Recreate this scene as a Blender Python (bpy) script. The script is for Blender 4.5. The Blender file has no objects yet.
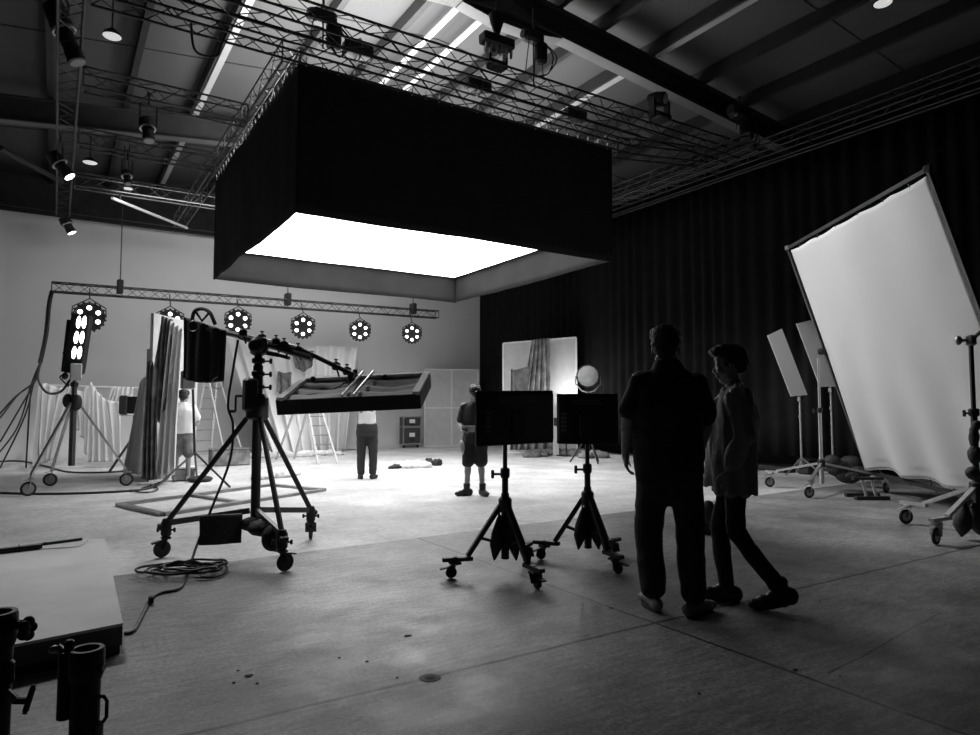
import bpy, math, random
from mathutils import Vector, Matrix, noise
random.seed(7)
R = math.radians
C = bpy.context.scene.collection
# ------------------------------------------------------------------ camera geometry (980x735, focal 678 px)
F = 678.0; HD = R(32.6); PT = R(3.42); CZ = 1.33
FW = Vector((math.sin(HD), math.cos(HD), 0)); RT = Vector((math.cos(HD), -math.sin(HD), 0))
def ray(x, y):
    u = (x-490)/F; v = (367.5-y)/F
    return FW*(math.cos(PT)-v*math.sin(PT)) + RT*u + Vector((0, 0, math.sin(PT)+v*math.cos(PT)))
CAM = Vector((0, 0, CZ))
def G(x, y, z=0.0):            # point on a level plane
    r = ray(x, y); return CAM + r*((z-CZ)/r.z)
def AY(x, y, Y):               # point on the plane at depth Y
    r = ray(x, y); return CAM + r*(Y/r.y)
def AX(x, y, X):
    r = ray(x, y); return CAM + r*(X/r.x)
def FD(x, y, d):               # point at forward distance d
    r = ray(x, y); return CAM + r*(d/r.dot(FW))
def V(*a): return Vector(a)

# ------------------------------------------------------------------ materials
def mat(name, g, rough=.6, metal=0, var=0, scale=4, bump=0, bscale=30, emit=0, spec=.5, sheen=0, trans=0):
    m = bpy.data.materials.new(name); m.use_nodes = True
    nt = m.node_tree; b = nt.nodes['Principled BSDF']
    b.inputs['Base Color'].default_value = (g, g, g, 1)
    b.inputs['Roughness'].default_value = rough; b.inputs['Metallic'].default_value = metal
    b.inputs['Specular IOR Level'].default_value = spec
    if sheen: b.inputs['Sheen Weight'].default_value = sheen
    tc = nt.nodes.new('ShaderNodeTexCoord')
    if var:
        n = nt.nodes.new('ShaderNodeTexNoise'); n.inputs['Scale'].default_value = scale; n.inputs['Detail'].default_value = 6
        mr = nt.nodes.new('ShaderNodeMapRange'); mr.inputs[1].default_value = .3; mr.inputs[2].default_value = .7
        mr.inputs[3].default_value = g*(1-var); mr.inputs[4].default_value = g*(1+var)
        nt.links.new(tc.outputs['Object'], n.inputs['Vector']); nt.links.new(n.outputs[0], mr.inputs[0])
        nt.links.new(mr.outputs[0], b.inputs['Base Color'])
    if bump:
        n = nt.nodes.new('ShaderNodeTexNoise'); n.inputs['Scale'].default_value = bscale; n.inputs['Detail'].default_value = 4
        bp = nt.nodes.new('ShaderNodeBump'); bp.inputs['Strength'].default_value = bump; bp.inputs['Distance'].default_value = .02
        nt.links.new(tc.outputs['Object'], n.inputs['Vector']); nt.links.new(n.outputs[0], bp.inputs['Height'])
        nt.links.new(bp.outputs[0], b.inputs['Normal'])
    if emit:
        b.inputs['Emission Color'].default_value = (1, 1, 1, 1); b.inputs['Emission Strength'].default_value = emit
    if trans:
        t = nt.nodes.new('ShaderNodeBsdfTranslucent'); t.inputs[0].default_value = (g, g, g, 1)
        mx = nt.nodes.new('ShaderNodeMixShader'); mx.inputs[0].default_value = trans
        out = nt.nodes['Material Output']
        nt.links.new(b.outputs[0], mx.inputs[1]); nt.links.new(t.outputs[0], mx.inputs[2]); nt.links.new(mx.outputs[0], out.inputs[0])
    return m
M = dict(
    black=mat('black powder coat', .012, .5, var=.3),
    rubber=mat('black rubber', .02, .75, var=.2),
    bag=mat('black nylon', .015, .7, bump=.4, bscale=25),
    velvet=mat('black drape cloth', .010, .95, var=.2, scale=3, spec=.1),
    boxcloth=mat('black skirt cloth', .020, .9, var=.15, scale=2, spec=.1),
    steel=mat('dull steel', .32, .4, .8, var=.2),
    alu=mat('aluminium tube', .10, .45, .85, var=.2),
    truss=mat('black truss tube', .035, .38, .5, var=.2),
    silver=mat('bright aluminium', .55, .35, .85, var=.15),
    white=mat('white cloth', .78, .85, var=.05, scale=3, bump=.15, bscale=12, trans=.25),
    silk=mat('white textile', .70, .85, var=.03, scale=1.5, bump=.12, bscale=5, trans=.2),
    flat=mat('painted flat', .50, .7, var=.08, scale=5),
    greycloth=mat('grey drape', .13, .9, var=.5, scale=6, bump=.3, bscale=10),
    dirty=mat('grey patterned drape', .20, .9, var=.6, scale=5),
    traycloth=mat('grey tray cloth', .7, .85, var=.15, scale=6),
    wood=mat('pale plywood', .58, .55, var=.12, scale=2.5),
    woodside=mat('dark board edge', .07, .7, var=.2),
    cyc=mat('white wall paint', .56, .85, var=.05, scale=.5),
    wall=mat('dark wall', .045, .9, var=.2),
    roof=mat('roof panel', .072, .8, var=.10, scale=.6),
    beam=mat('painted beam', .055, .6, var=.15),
    beamlit=mat('lit beam flange', .13, .6, var=.1),  # beam colour lightened for the light caught by flanges and haunches
    purlin=mat('dark purlin', .025, .6, var=.15),
    tray=mat('white strip', .42, .5, var=.05),
    skin=mat('skin', .30, .5, var=.1, scale=10),
    hair=mat('dark hair', .015, .5, bump=.8, bscale=90),
    tshirt=mat('black t-shirt', .014, .85, bump=.2, bscale=20),
    trouser=mat('dark trousers', .016, .85, bump=.2, bscale=25),
    jacket=mat('grey overshirt', .24, .8, bump=.35, bscale=22),
    greyshirt=mat('dark grey shirt', .03, .8, bump=.3, bscale=22),
    whiteshirt=mat('white t-shirt', .85, .8, bump=.2, bscale=18),
    shoe=mat('dark shoe', .02, .5, var=.3), sole=mat('shoe sole', .05, .7, var=.2), clog=mat('grey slip-on', .22, .6, var=.2),
    screen=mat('black panel', .010, .35, var=.2), label=mat('grey label print', .10, .5, var=.2),
    case=mat('road case laminate', .05, .45, var=.2), paper=mat('white label', .7, .6, var=.1),
    diff=mat('lit diffusion silk', .8, .9, emit=6.7), lens=mat('lit lens', .8, .4, emit=7), traydiff=mat('tray diffusion', .8, .9, emit=2.5), downl=mat('downlight', .8, .5, emit=.5),
    lamp=mat('lit globe', .8, .4, emit=7), glass=mat('lens glass', .25, .15, var=.1), diffoff=mat('front diffuser', .30, .6, var=.2, scale=8),
    cable=mat('cable', .012, .5, var=.2), palecable=mat('pale cable', .5, .6, var=.1), innershirt=mat('light grey t-shirt', .55, .8, bump=.2, bscale=18), debris=mat('dark chip', .03, .8, var=.3),
)
# ------------------------------------------------------------------ mesh builder
class MB:
    def __init__(s): s.v = []; s.f = []
    def add(s, vs, fs):
        o = len(s.v); s.v += [Vector(v) for v in vs]; s.f += [tuple(i+o for i in f) for f in fs]; return s
    def box(s, c, d, rot=None):
        c = Vector(c); q = rot or Matrix.Identity(3)
        vs = [c + q @ Vector((sx*d[0]/2, sy*d[1]/2, sz*d[2]/2)) for sx in (-1, 1) for sy in (-1, 1) for sz in (-1, 1)]
        return s.add(vs, [(0, 1, 3, 2), (4, 6, 7, 5), (0, 4, 5, 1), (2, 3, 7, 6), (0, 2, 6, 4), (1, 5, 7, 3)])
    def cbox(s, c, d, b, rot=None):     # chamfered box
        c = Vector(c); q = rot or Matrix.Identity(3); x, y, z = [k/2 for k in d]; vs = []
        ring = lambda X, Y, Z, e: [(X-e, Y, Z), (X, Y-e, Z), (X, -Y+e, Z), (X-e, -Y, Z), (-X+e, -Y, Z), (-X, -Y+e, Z), (-X, Y-e, Z), (-X+e, Y, Z)]
        rs = [ring(x-b, y-b, -z, b), ring(x, y, -z+b, b), ring(x, y, z-b, b), ring(x-b, y-b, z, b)]
        for r_ in rs: vs += [c + q @ Vector(p) for p in r_]
        fs = [tuple(range(8)), tuple(reversed(range(24, 32)))]
        for k in range(3):
            for i in range(8): j = (i+1) % 8; fs.append((k*8+i, (k+1)*8+i, (k+1)*8+j, k*8+j))
        return s.add(vs, fs)
    def bar(s, a, b, r, r2=None, n=8, cap=True):
        a, b = Vector(a), Vector(b); d = (b-a)
        if d.length < 1e-6: return s
        d.normalize(); r2 = r if r2 is None else r2
        u = d.orthogonal().normalized(); w = d.cross(u)
        vs = [a+(u*math.cos(t)+w*math.sin(t))*r for t in [2*math.pi*i/n for i in range(n)]]
        vs += [b+(u*math.cos(t)+w*math.sin(t))*r2 for t in [2*math.pi*i/n for i in range(n)]]
        fs = [(i, (i+1) % n, n+(i+1) % n, n+i) for i in range(n)]
        if cap: fs += [tuple(reversed(range(n))), tuple(range(n, 2*n))]
        return s.add(vs, fs)
    def rbar(s, a, b, w, h, up=(0, 0, 1)):     # rectangular bar
        a, b = Vector(a), Vector(b); d = b-a; L = d.length; d.normalize()
        up = Vector(up); x = d.cross(up)
        if x.length < 1e-3: x = d.orthogonal()
        x.normalize(); y = x.cross(d)
        q = Matrix((x, d, y)).transposed()
        return s.box((a+b)/2, (w, L, h), q)
    def tube(s, pts, r, n=6):
        pts = [Vector(p) for p in pts]; m = len(pts); vs = []; u = None
        for i, p in enumerate(pts):
            t = (pts[min(i+1, m-1)]-pts[max(i-1, 0)]).normalized()
            if u is None: u = t.orthogonal().normalized()
            u = (u - t*u.dot(t));  u = u.normalized() if u.length > 1e-6 else t.orthogonal().normalized()
            w = t.cross(u)
            rr = r[i] if isinstance(r, (list, tuple)) else r
            vs += [p+(u*math.cos(2*math.pi*k/n)+w*math.sin(2*math.pi*k/n))*rr for k in range(n)]
        fs = [(i*n+k, i*n+(k+1) % n, (i+1)*n+(k+1) % n, (i+1)*n+k) for i in range(m-1) for k in range(n)]
        fs += [tuple(reversed(range(n))), tuple(range((m-1)*n, m*n))]
        return s.add(vs, fs)
    def lathe(s, c, axis, prof, n=20):          # prof: (dist along axis, radius)
        c = Vector(c); a = Vector(axis).normalized(); u = a.orthogonal().normalized(); w = a.cross(u); vs = []
        for (t, r) in prof: vs += [c+a*t+(u*math.cos(2*math.pi*k/n)+w*math.sin(2*math.pi*k/n))*max(r, 1e-4) for k in range(n)]
        m = len(prof)
        fs = [(i*n+k, i*n+(k+1) % n, (i+1)*n+(k+1) % n, (i+1)*n+k) for i in range(m-1) for k in range(n)]
        fs += [tuple(reversed(range(n))), tuple(range((m-1)*n, m*n))]
        return s.add(vs, fs)
    def torus(s, c, axis, Rr, r, n=24, k=6):
        c = Vector(c); a = Vector(axis).normalized(); u = a.orthogonal().normalized(); w = a.cross(u); vs = []
        for i in range(n):
            t = 2*math.pi*i/n; d = u*math.cos(t)+w*math.sin(t)
            for j in range(k):
                q = 2*math.pi*j/k; vs.append(c+d*(Rr+r*math.cos(q))+a*r*math.sin(q))
        return s.add(vs, [(i*k+j, ((i+1) % n)*k+j, ((i+1) % n)*k+(j+1) % k, i*k+(j+1) % k) for i in range(n) for j in range(k)])
    def ell(s, c, rad, rot=None, nu=14, nv=9):
        c = Vector(c); q = rot or Matrix.Identity(3); vs = []
        for i in range(1, nv):
            p = math.pi*i/nv
            for k in range(nu):
                t = 2*math.pi*k/nu
                vs.append(c+q @ Vector((rad[0]*math.sin(p)*math.cos(t), rad[1]*math.sin(p)*math.sin(t), rad[2]*math.cos(p))))
        m = nv-1; top = len(vs); vs.append(c+q @ Vector((0, 0, rad[2]))); vs.append(c+q @ Vector((0, 0, -rad[2])))
        fs = [(i*nu+k, (i+1)*nu+k, (i+1)*nu+(k+1) % nu, i*nu+(k+1) % nu) for i in range(m-1) for k in range(nu)]
        fs += [(top, k, (k+1) % nu) for k in range(nu)]+[(top+1, (m-1)*nu+(k+1) % nu, (m-1)*nu+k) for k in range(nu)]
        return s.add(vs, fs)
    def cap(s, a, ra, b, rb, n=12):
        a, b = Vector(a), Vector(b); s.bar(a, b, ra, rb, n); s.ell(a, (ra,)*3, nu=n, nv=8); s.ell(b, (rb,)*3, nu=n, nv=8); return s
    def chain(s, pts, rs, n=12):
        for i in range(len(pts)-1): s.cap(pts[i], rs[i], pts[i+1], rs[i+1], n)
        return s
    def loft(s, rings, n=20):                   # rings: (centre, rx, ry) level ellipses
        vs = []
        for (c, rx, ry) in rings:
            c = Vector(c)
            for k in range(n):
                t = 2*math.pi*k/n; ct, st = math.cos(t), math.sin(t)
                e = .82; vs.append(c+Vector((rx*math.copysign(abs(ct)**e, ct), ry*math.copysign(abs(st)**e, st), 0)))
        m = len(rings)
        fs = [(i*n+k, i*n+(k+1) % n, (i+1)*n+(k+1) % n, (i+1)*n+k) for i in range(m-1) for k in range(n)]
        fs += [tuple(reversed(range(n))), tuple(range((m-1)*n, m*n))]
        return s.add(vs, fs)
    def grid(s, f, nu, nv):
        vs = [f(i/nu, j/nv) for j in range(nv+1) for i in range(nu+1)]; w = nu+1
        return s.add(vs, [(j*w+i, j*w+i+1, (j+1)*w+i+1, (j+1)*w+i) for j in range(nv) for i in range(nu)])
    def build(s, name, m, parent=None, smooth=True, rec=True):
        me = bpy.data.meshes.new(name); o = bpy.data.objects.new(name, me)
        base = Vector((0, 0, 0))
        if parent is not None: base = wpos(parent)
        me.from_pydata([tuple(v-base) for v in s.v], [], s.f); me.update()
        if rec: fixn(me)
        if smooth:
            for p in me.polygons: p.use_smooth = True
            try: me.set_sharp_from_angle(angle=R(35))
            except Exception: pass
        me.materials.append(M[m] if isinstance(m, str) else m); C.objects.link(o)
        if parent is not None: o.parent = parent
        return o
import bmesh
def fixn(me):
    bm = bmesh.new(); bm.from_mesh(me); bmesh.ops.recalc_face_normals(bm, faces=bm.faces); bm.to_mesh(me); bm.free()
def wpos(o):
    p = Vector(o.location); q = o.parent
    while q is not None: p += Vector(q.location); q = q.parent
    return p
def tag(o, label, cat, group=None, kind=None):
    o['label'] = label; o['category'] = cat
    if group: o['group'] = group
    if kind: o['kind'] = kind
    return o
def thing(name, loc, label, cat, group=None, kind=None):
    o = bpy.data.objects.new(name, None); o.empty_display_size = .1; o.location = loc; C.objects.link(o)
    return tag(o, label, cat, group, kind)
def struct(name, mb, m, smooth=False):
    o = mb.build(name, m, None, smooth); o['kind'] = 'structure'; return o
def solid(o, t, off=0):
    md = o.modifiers.new('thick', 'SOLIDIFY'); md.thickness = t; md.offset = off; return o
def bake(o, voxel=None, smooth=3, disp=None):
    if voxel:
        md = o.modifiers.new('r', 'REMESH'); md.mode = 'VOXEL'; md.voxel_size = voxel; md.use_smooth_shade = True
    if smooth:
        md = o.modifiers.new('s', 'SMOOTH'); md.factor = .5; md.iterations = smooth
    bpy.context.view_layer.update()
    dg = bpy.context.evaluated_depsgraph_get()
    me = bpy.data.meshes.new_from_object(o.evaluated_get(dg))
    o.modifiers.clear(); old = o.data; mats = [m for m in old.materials]; o.data = me
    me.materials.clear()
    for m in mats: me.materials.append(m)
    for p in me.polygons: p.use_smooth = True
    if disp:
        for v in me.vertices: v.co = v.co + v.normal*disp(v.co)
        me.update()
    return o
def sag(a, b, d, n=14):
    a, b = Vector(a), Vector(b); return [a.lerp(b, t)+Vector((0, 0, -d*4*t*(1-t))) for t in [i/n for i in range(n+1)]]
def spline(pts, k=8):
    pts = [Vector(p) for p in pts]; out = []
    for i in range(len(pts)-1):
        p0 = pts[max(i-1, 0)]; p1 = pts[i]; p2 = pts[i+1]; p3 = pts[min(i+2, len(pts)-1)]
        for j in range(k):
            t = j/k
            out.append(.5*((2*p1)+(p2-p0)*t+(2*p0-5*p1+4*p2-p3)*t*t+(3*p1-p0-3*p2+p3)*t**3))
    return out+[pts[-1]]

# ------------------------------------------------------------------ camera, world, view
cd = bpy.data.cameras.new('camera'); cam = bpy.data.objects.new('camera', cd); C.objects.link(cam)
cd.sensor_width = 36; cd.lens = 36*F/980; cam.location = CAM; cam.rotation_euler = (R(90)+PT, 0, -HD)
cd.clip_end = 200; bpy.context.scene.camera = cam
w = bpy.data.worlds.new('world'); bpy.context.scene.world = w; w.use_nodes = True
w.node_tree.nodes['Background'].inputs[0].default_value = (.02, .02, .02, 1); w.node_tree.nodes['Background'].inputs[1].default_value = .3
vs_ = bpy.context.scene.view_settings; vs_.view_transform = 'Standard'; vs_.look = 'None'; vs_.exposure = 0; vs_.gamma = 1
try: vs_.use_curve_mapping = False
except Exception: pass

# ------------------------------------------------------------------ floor material: concrete slab with a painted white stage
def floor_mat():
    m = bpy.data.materials.new('studio floor'); m.use_nodes = True; nt = m.node_tree; N = nt.nodes.new; L = nt.links.new
    b = nt.nodes['Principled BSDF']; geo = N('ShaderNodeNewGeometry'); sep = N('ShaderNodeSeparateXYZ'); L(geo.outputs['Position'], sep.inputs[0])
    def mth(op, a, c=None, d=None):
        n = N('ShaderNodeMath'); n.operation = op
        for i, q in enumerate((a, c, d)):
            if q is None: continue
            if isinstance(q, (int, float)): n.inputs[i].default_value = q
            else: L(q, n.inputs[i])
        return n.outputs[0]
    def noi(scale, det=6, rough=.6, vec=None):
        n = N('ShaderNodeTexNoise'); n.inputs['Scale'].default_value = scale; n.inputs['Detail'].default_value = det; n.inputs['Roughness'].default_value = rough
        L(vec or geo.outputs['Position'], n.inputs['Vector']); return n.outputs[0]
    def rng(v, a, c, d, e):
        n = N('ShaderNodeMapRange'); L(v, n.inputs[0])
        for i, q in enumerate((a, c, d, e)): n.inputs[i+1].default_value = q
        return n.outputs[0]
    X, Y = sep.outputs[0], sep.outputs[1]
    mp = N('ShaderNodeMapping'); mp.inputs['Scale'].default_value = (1, 5, 1); mp.inputs['Rotation'].default_value = (0, 0, .5); L(geo.outputs['Position'], mp.inputs[0])
    conc = mth('MULTIPLY', rng(noi(.7, 8), .3, .7, .45, 1.45), rng(noi(5, 8, .7, mp.outputs[0]), .3, .7, .55, 1.4))
    conc = mth('MULTIPLY', conc, rng(noi(45, 4), .3, .7, .6, 1.4)); conc = mth('MULTIPLY', conc, rng(noi(120, 3), .35, .65, .75, 1.25)); conc = mth('MULTIPLY', conc, .235)
    # seams: joints cut in the slab
    wob = mth('MULTIPLY', mth('SUBTRACT', noi(1.6, 5), .5), .05)
    def seam(co, at, wd, lo=None, hi=None, other=None, amp=1.0):
        d = mth('ABSOLUTE', mth('SUBTRACT', mth('ADD', co, mth('MULTIPLY', wob, amp)), at))
        k = rng(d, wd*.35, wd, 1, 0)
        if lo is not None: k = mth('MULTIPLY', k, mth('GREATER_THAN', other, lo))
        if hi is not None: k = mth('MULTIPLY', k, mth('LESS_THAN', other, hi))
        return k
    s1 = seam(Y, 3.06, .019); s2 = seam(X, 3.17, .016); s3 = seam(X, 8.3, .012)
    s4 = seam(Y, -.5, .012); s5 = seam(mth('ADD', Y, mth('MULTIPLY', X, -.12)), 1.62, .007, 3.3, 4.9, X)
    s = mth('MAXIMUM', mth('MAXIMUM', s1, s2), mth('MAXIMUM', s3, mth('MAXIMUM', s4, s5)))
    s = mth('MULTIPLY', s, rng(noi(3, 3), .3, .45, .55, 1))
    conc = mth('MULTIPLY', conc, mth('SUBTRACT', 1, mth('MULTIPLY', s, .93)))
    spots = mth('GREATER_THAN', noi(16, 3, .6), .72); conc = mth('MULTIPLY', conc, mth('SUBTRACT', 1, mth('MULTIPLY', spots, .75)))
    edge = mth('ADD', mth('MULTIPLY', X, .045), 6.2)
    isw = mth('GREATER_THAN', mth('ADD', Y, mth('MULTIPLY', wob, .6)), edge)
    scuff = mth('MULTIPLY', rng(noi(1.1, 8), .35, .65, .72, 1.1), rng(noi(14, 6), .35, .6, .82, 1.06)); wcol = mth('MULTIPLY', scuff, .66)
    mix = N('ShaderNodeMix'); mix.data_type = 'FLOAT'; L(isw, mix.inputs[0]); L(conc, mix.inputs[2]); L(wcol, mix.inputs[3])
    L(mix.outputs[0], b.inputs['Base Color'])
    rr = mth('ADD', rng(noi(2.5, 6), .3, .7, .36, .60), mth('MULTIPLY', isw, .12)); L(rr, b.inputs['Roughness'])
    bp = N('ShaderNodeBump'); bp.inputs['Strength'].default_value = .25; bp.inputs['Distance'].default_value = .01
    L(mth('SUBTRACT', noi(18, 6), mth('MULTIPLY', s, .05)), bp.inputs['Height']); L(bp.outputs[0], b.inputs['Normal'])
    return m
M['floor'] = floor_mat()

# ------------------------------------------------------------------ the room
X0, X1, Y0, Y1 = -2.3, 14.7, -3.5, 22.9
struct('floor', MB().box(((X0+X1)/2, (Y0+Y1)/2, -.1), (X1-X0+.6, Y1-Y0+.6, .2)), 'floor')
struct('wall_left', MB().box((X0-.1, (Y0+Y1)/2, 4.2), (.2, Y1-Y0+.4, 8.4)), 'wall')
struct('wall_right', MB().box((X1+.1, (Y0+Y1)/2, 4.2), (.2, Y1-Y0+.4, 8.4)), 'wall')
struct('wall_back', MB().box(((X0+X1)/2, Y1+.1, 4.5), (X1-X0+.4, .2, 9)), 'wall')
struct('wall_front', MB().box(((X0+X1)/2, Y0-.1, 4.5), (X1-X0+.4, .2, 9)), 'wall')
# white cyclorama wall with a coved foot and a curved left corner
def cyc(u, v):
    z = 6.5*max(0, (v-.12)/.88); fo = .0
    cove = .45
    if v < .12: a = (1-v/.12)*math.pi/2; fo = cove*(1-math.cos(a)) ; z = cove*(1-math.sin(a))
    else: z = cove+(6.5-cove)*(v-.12)/.88
    L1 = 15.1; rad = 1.1; arc = rad*math.pi/2; L2 = 6.0; T = L1+arc+L2; s = u*T
    if s < L1: return V(13.9-s, 21.45-fo, z)
    if s < L1+arc:
        a = (s-L1)/rad; return V(-1.2-(rad-fo)*math.sin(a), 21.45-rad+(rad-fo)*math.cos(a), z)
    return V(-2.3+fo+.02, 21.45-rad-(s-L1-arc), z)
uc = 15.1/(15.1+1.1*math.pi/2+6)
struct('wall_back_white', MB().grid(lambda u, v: cyc(u*uc, v), 80, 24), 'cyc', True)
struct('wall_left_white', MB().grid(lambda u, v: cyc(uc+u*(1-uc), v), 40, 24), 'cyc', True)
# roof: two slopes, frames, purlins
RX = 6.2
def fl(x): return 7.85-.1*abs(x-RX)      # underside of frame flange
def slab(xa, xb, za, zb):
    m = MB(); vs = []
    for y in (Y0-.2, Y1+.2):
        vs += [V(xa, y, za), V(xb, y, zb), V(xb, y, zb+.1), V(xa, y, za+.1)]
    return m.add(vs, [(0, 1, 2, 3), (7, 6, 5, 4), (0, 4, 5, 1), (2, 6, 7, 3), (0, 3, 7, 4), (1, 5, 6, 2)])
struct('ceiling', slab(X0-.2, RX, fl(X0-.2)+.82, fl(RX)+.82), 'roof')
struct('ceiling', slab(RX, X1+.2, fl(RX)+.82, fl(X1+.2)+.82), 'roof')
tn = [0]
def trim(mb, m):
    tn[0] += 1; return struct('trim_%d' % tn[0], mb, m)
for fy in (1.5, 9.05, 16.6):
    for (xa, xb) in ((X0+.02, RX), (RX, X1-.02)):
        za, zb = fl(xa), fl(xb); web = MB(); 
        web.rbar((xa, fy, za+.27), (xb, fy, zb+.27), .02, .5); web.rbar((xa, fy, za+.52), (xb, fy, zb+.52), .22, .03)
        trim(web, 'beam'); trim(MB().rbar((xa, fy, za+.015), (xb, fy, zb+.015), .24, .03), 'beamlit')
    h = MB(); ax = 1.0                     # apex haunch
    h.add([V(RX-ax, fy-.02, fl(RX-ax)), V(RX-.35, fy-.02, fl(RX)-.2), V(RX+.35, fy-.02, fl(RX)-.2), V(RX+ax, fy-.02, fl(RX+ax)), V(RX, fy-.02, fl(RX)+.3),
           V(RX-ax, fy+.02, fl(RX-ax)), V(RX-.35, fy+.02, fl(RX)-.2), V(RX+.35, fy+.02, fl(RX)-.2), V(RX+ax, fy+.02, fl(RX+ax)), V(RX, fy+.02, fl(RX)+.3)],
          [(0, 1, 2, 3, 4), (9, 8, 7, 6, 5), (0, 5, 6, 1), (1, 6, 7, 2), (2, 7, 8, 3), (3, 8, 9, 4), (4, 9, 5, 0)])
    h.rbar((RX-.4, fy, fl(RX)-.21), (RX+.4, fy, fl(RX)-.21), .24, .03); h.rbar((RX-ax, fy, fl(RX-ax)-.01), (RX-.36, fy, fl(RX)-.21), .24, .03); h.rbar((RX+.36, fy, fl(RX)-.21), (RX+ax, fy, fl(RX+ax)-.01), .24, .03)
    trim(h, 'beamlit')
px_ = [-1.7, -.3, 1.1, 2.42, 3.9, 5.2, 7.2, 8.2, 9.45, 10.9, 12.3, 13.8]
for x in px_:
    z = fl(x)+.68; trim(MB().rbar((x, Y0, z), (x, Y1, z), .11, .24), 'purlin')
for x in (2.48, 5.72, 6.3, 9.5):
    z = fl(x)+.545
    for (ya, yb) in ((1.7, 8.9), (9.25, 16.4), (16.8, 22)): trim(MB().rbar((x, ya, z), (x, yb, z), .12, .03), 'tray')
for y in (4.0, 6.5, 11.6, 14.1, 19.2):      # sheet joints
    for (xa, xb) in ((X0, RX), (RX, X1)): trim(MB().rbar((xa, y, fl(xa)+.81), (xb, y, fl(xb)+.81), .03, .02), 'beam')
# diagonal wind brace at the left
trim(MB().bar(FD(0, 148, 15.2), FD(62, 182, 17.8), .07), 'beam')
# ------------------------------------------------------------------ trusses
def truss(a, b, wd, ht, label, group=None, name='lighting_truss', r=.024, step=None, m='truss', cat='truss'):
    r = r*.78
    a, b = Vector(a), Vector(b); t = thing(name, a, label, cat, group)
    d = (b-a); L = d.length; d.normalize(); s = d.cross(V(0, 0, 1)).normalized(); up = V(0, 0, 1)
    cs = [s*(i*wd/2)+up*(j*ht/2) for i, j in ((-1, -1), (1, -1), (1, 1), (-1, 1))]
    for c in cs: MB().bar(a+c, b+c, r, n=8).build('chord', m, t)
    step = step or ht*1.15; n = max(2, int(L/step)); br = MB()
    for q in range(4):
        c0, c1 = cs[q], cs[(q+1) % 4]
        for i in range(n):
            p = a+d*(L*i/n); p2 = a+d*(L*(i+1)/n)
            if i % 2: br.bar(p+c0, p2+c1, r*.42, n=5, cap=False)
            else: br.bar(p+c1, p2+c0, r*.42, n=5, cap=False)
        br.bar(a+c0, a+c1, r*.6, n=5); br.bar(b+c0, b+c1, r*.6, n=5)
    br.build('bracing', m, t)
    return t
ZT = 6.45
truss((0, 6.2, ZT), (0, 20.5, ZT), .28, .3, 'long box truss at the far left carrying three spotlights', m='alu')
truss((-.15, 8.6, ZT), (11.3, 8.6, ZT), .3, .32, 'long black box truss crossing above the front of the overhead light box, nearest the camera')
truss((.2, 9.33, ZT-.02), (9.3, 9.33, ZT-.02), .28, .26, 'black box truss the front black skirt hangs from', m='truss')
truss((.2, 12.1, ZT), (2.65, 12.1, ZT), .28, .3, 'short cross truss left of the overhead light box, second from the front', m='alu')
truss((.2, 14.8, ZT), (2.65, 14.8, ZT), .28, .3, 'short cross truss left of the overhead light box, third from the front', m='alu')
truss((.2, 17.65, ZT), (11.0, 17.65, ZT), .28, .3, 'cross truss behind the overhead light box, nearest the back wall', m='alu')
truss((2.72, 9.6, ZT+.02), (2.72, 20.2, ZT+.02), .26, .3, 'box truss running back along the left side of the black skirt', m='alu')
truss((8.98, 9.6, ZT), (8.98, 17.4, ZT), .28, .3, 'box truss running back along the right side of the black skirt')
truss((11.15, 8.0, ZT), (11.15, 21.0, ZT), .28, .3, 'box truss running back between black skirt and black curtain', m='alu')
truss((9.1, 9.7, ZT), (11.02, 9.1, ZT), .28, .3, 'short black truss joining the skirt corner to the right hand grid')
truss((12.85, -2.5, 7.0), (12.85, 21.0, 7.0), .3, .26, 'long aluminium truss running above the black curtain track', m='alu')
tt = truss((-.17, 19, 4.19), (10.15, 19, 4.3), .24, .22, 'low hung truss carrying six round lamps in front of back wall', name='hung_truss', r=.022)
for i, (x, y) in enumerate(((1.25, 6.5), (5.4, 6.4), (9.3, 6.4))):
    zz = 4.3+.0106*x; m = MB(); m.bar((x, 19, zz), (x, 19, fl(x)+.55), .012, n=6); m.cbox((x, 19, zz+.02), (.14, .28, .34), .02)
    m.build('suspension_cable', 'black', tt)
# curtain track and back wall track
t = thing('curtain_track', (13.15, 9, 6.75), 'slim double pipe track the black curtain hangs from', 'curtain track')
for dz in (0, .07): MB().bar((13.15, -2.5, 6.73+dz), (13.15, 21.2, 6.73+dz), .02).build('track_pipe', 'alu', t)
for y in (1, 3.2, 5.6, 8, 10.4, 12.8, 15.2, 17.6, 20): MB().bar((13.12, y, 6.8), (12.9, y, 6.87), .012).build('hanger', 'alu', t)
t = thing('wall_track', (-1, 21.2, 6.5), 'double dark pipe track along the top of the pale back wall', 'curtain track')
for dz in (0, .13): MB().bar((-2.1, 21.15, 6.42+dz), (13, 21.15, 6.42+dz), .025).build('track_pipe', 'truss', t)
for x in (-1.5, 1, 3.5, 6, 8.5, 11): MB().bar((x, 21.15, 6.4), (x, 21.15, 6.75), .015).build('hanger', 'truss', t)
# ------------------------------------------------------------------ black curtain
def curt(u, v):
    y = 21.35-u*23.6; z = .31+v*6.42
    f = .055*math.sin(y*17+1.4*math.sin(y*2.3)+.7*noise.noise(V(y, z*.15, 0)))+.03*noise.noise(V(y*3, z*.3, 5))+.035*math.sin(y*1.7)
    return V(13.25+f*(.6+.4*(1-v)), y, z)
c = MB().grid(curt, 1100, 8).build('curtain', 'velvet'); solid(c, .006)
tag(c, 'tall pleated black curtain covering the whole right hand wall', 'curtain')
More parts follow.
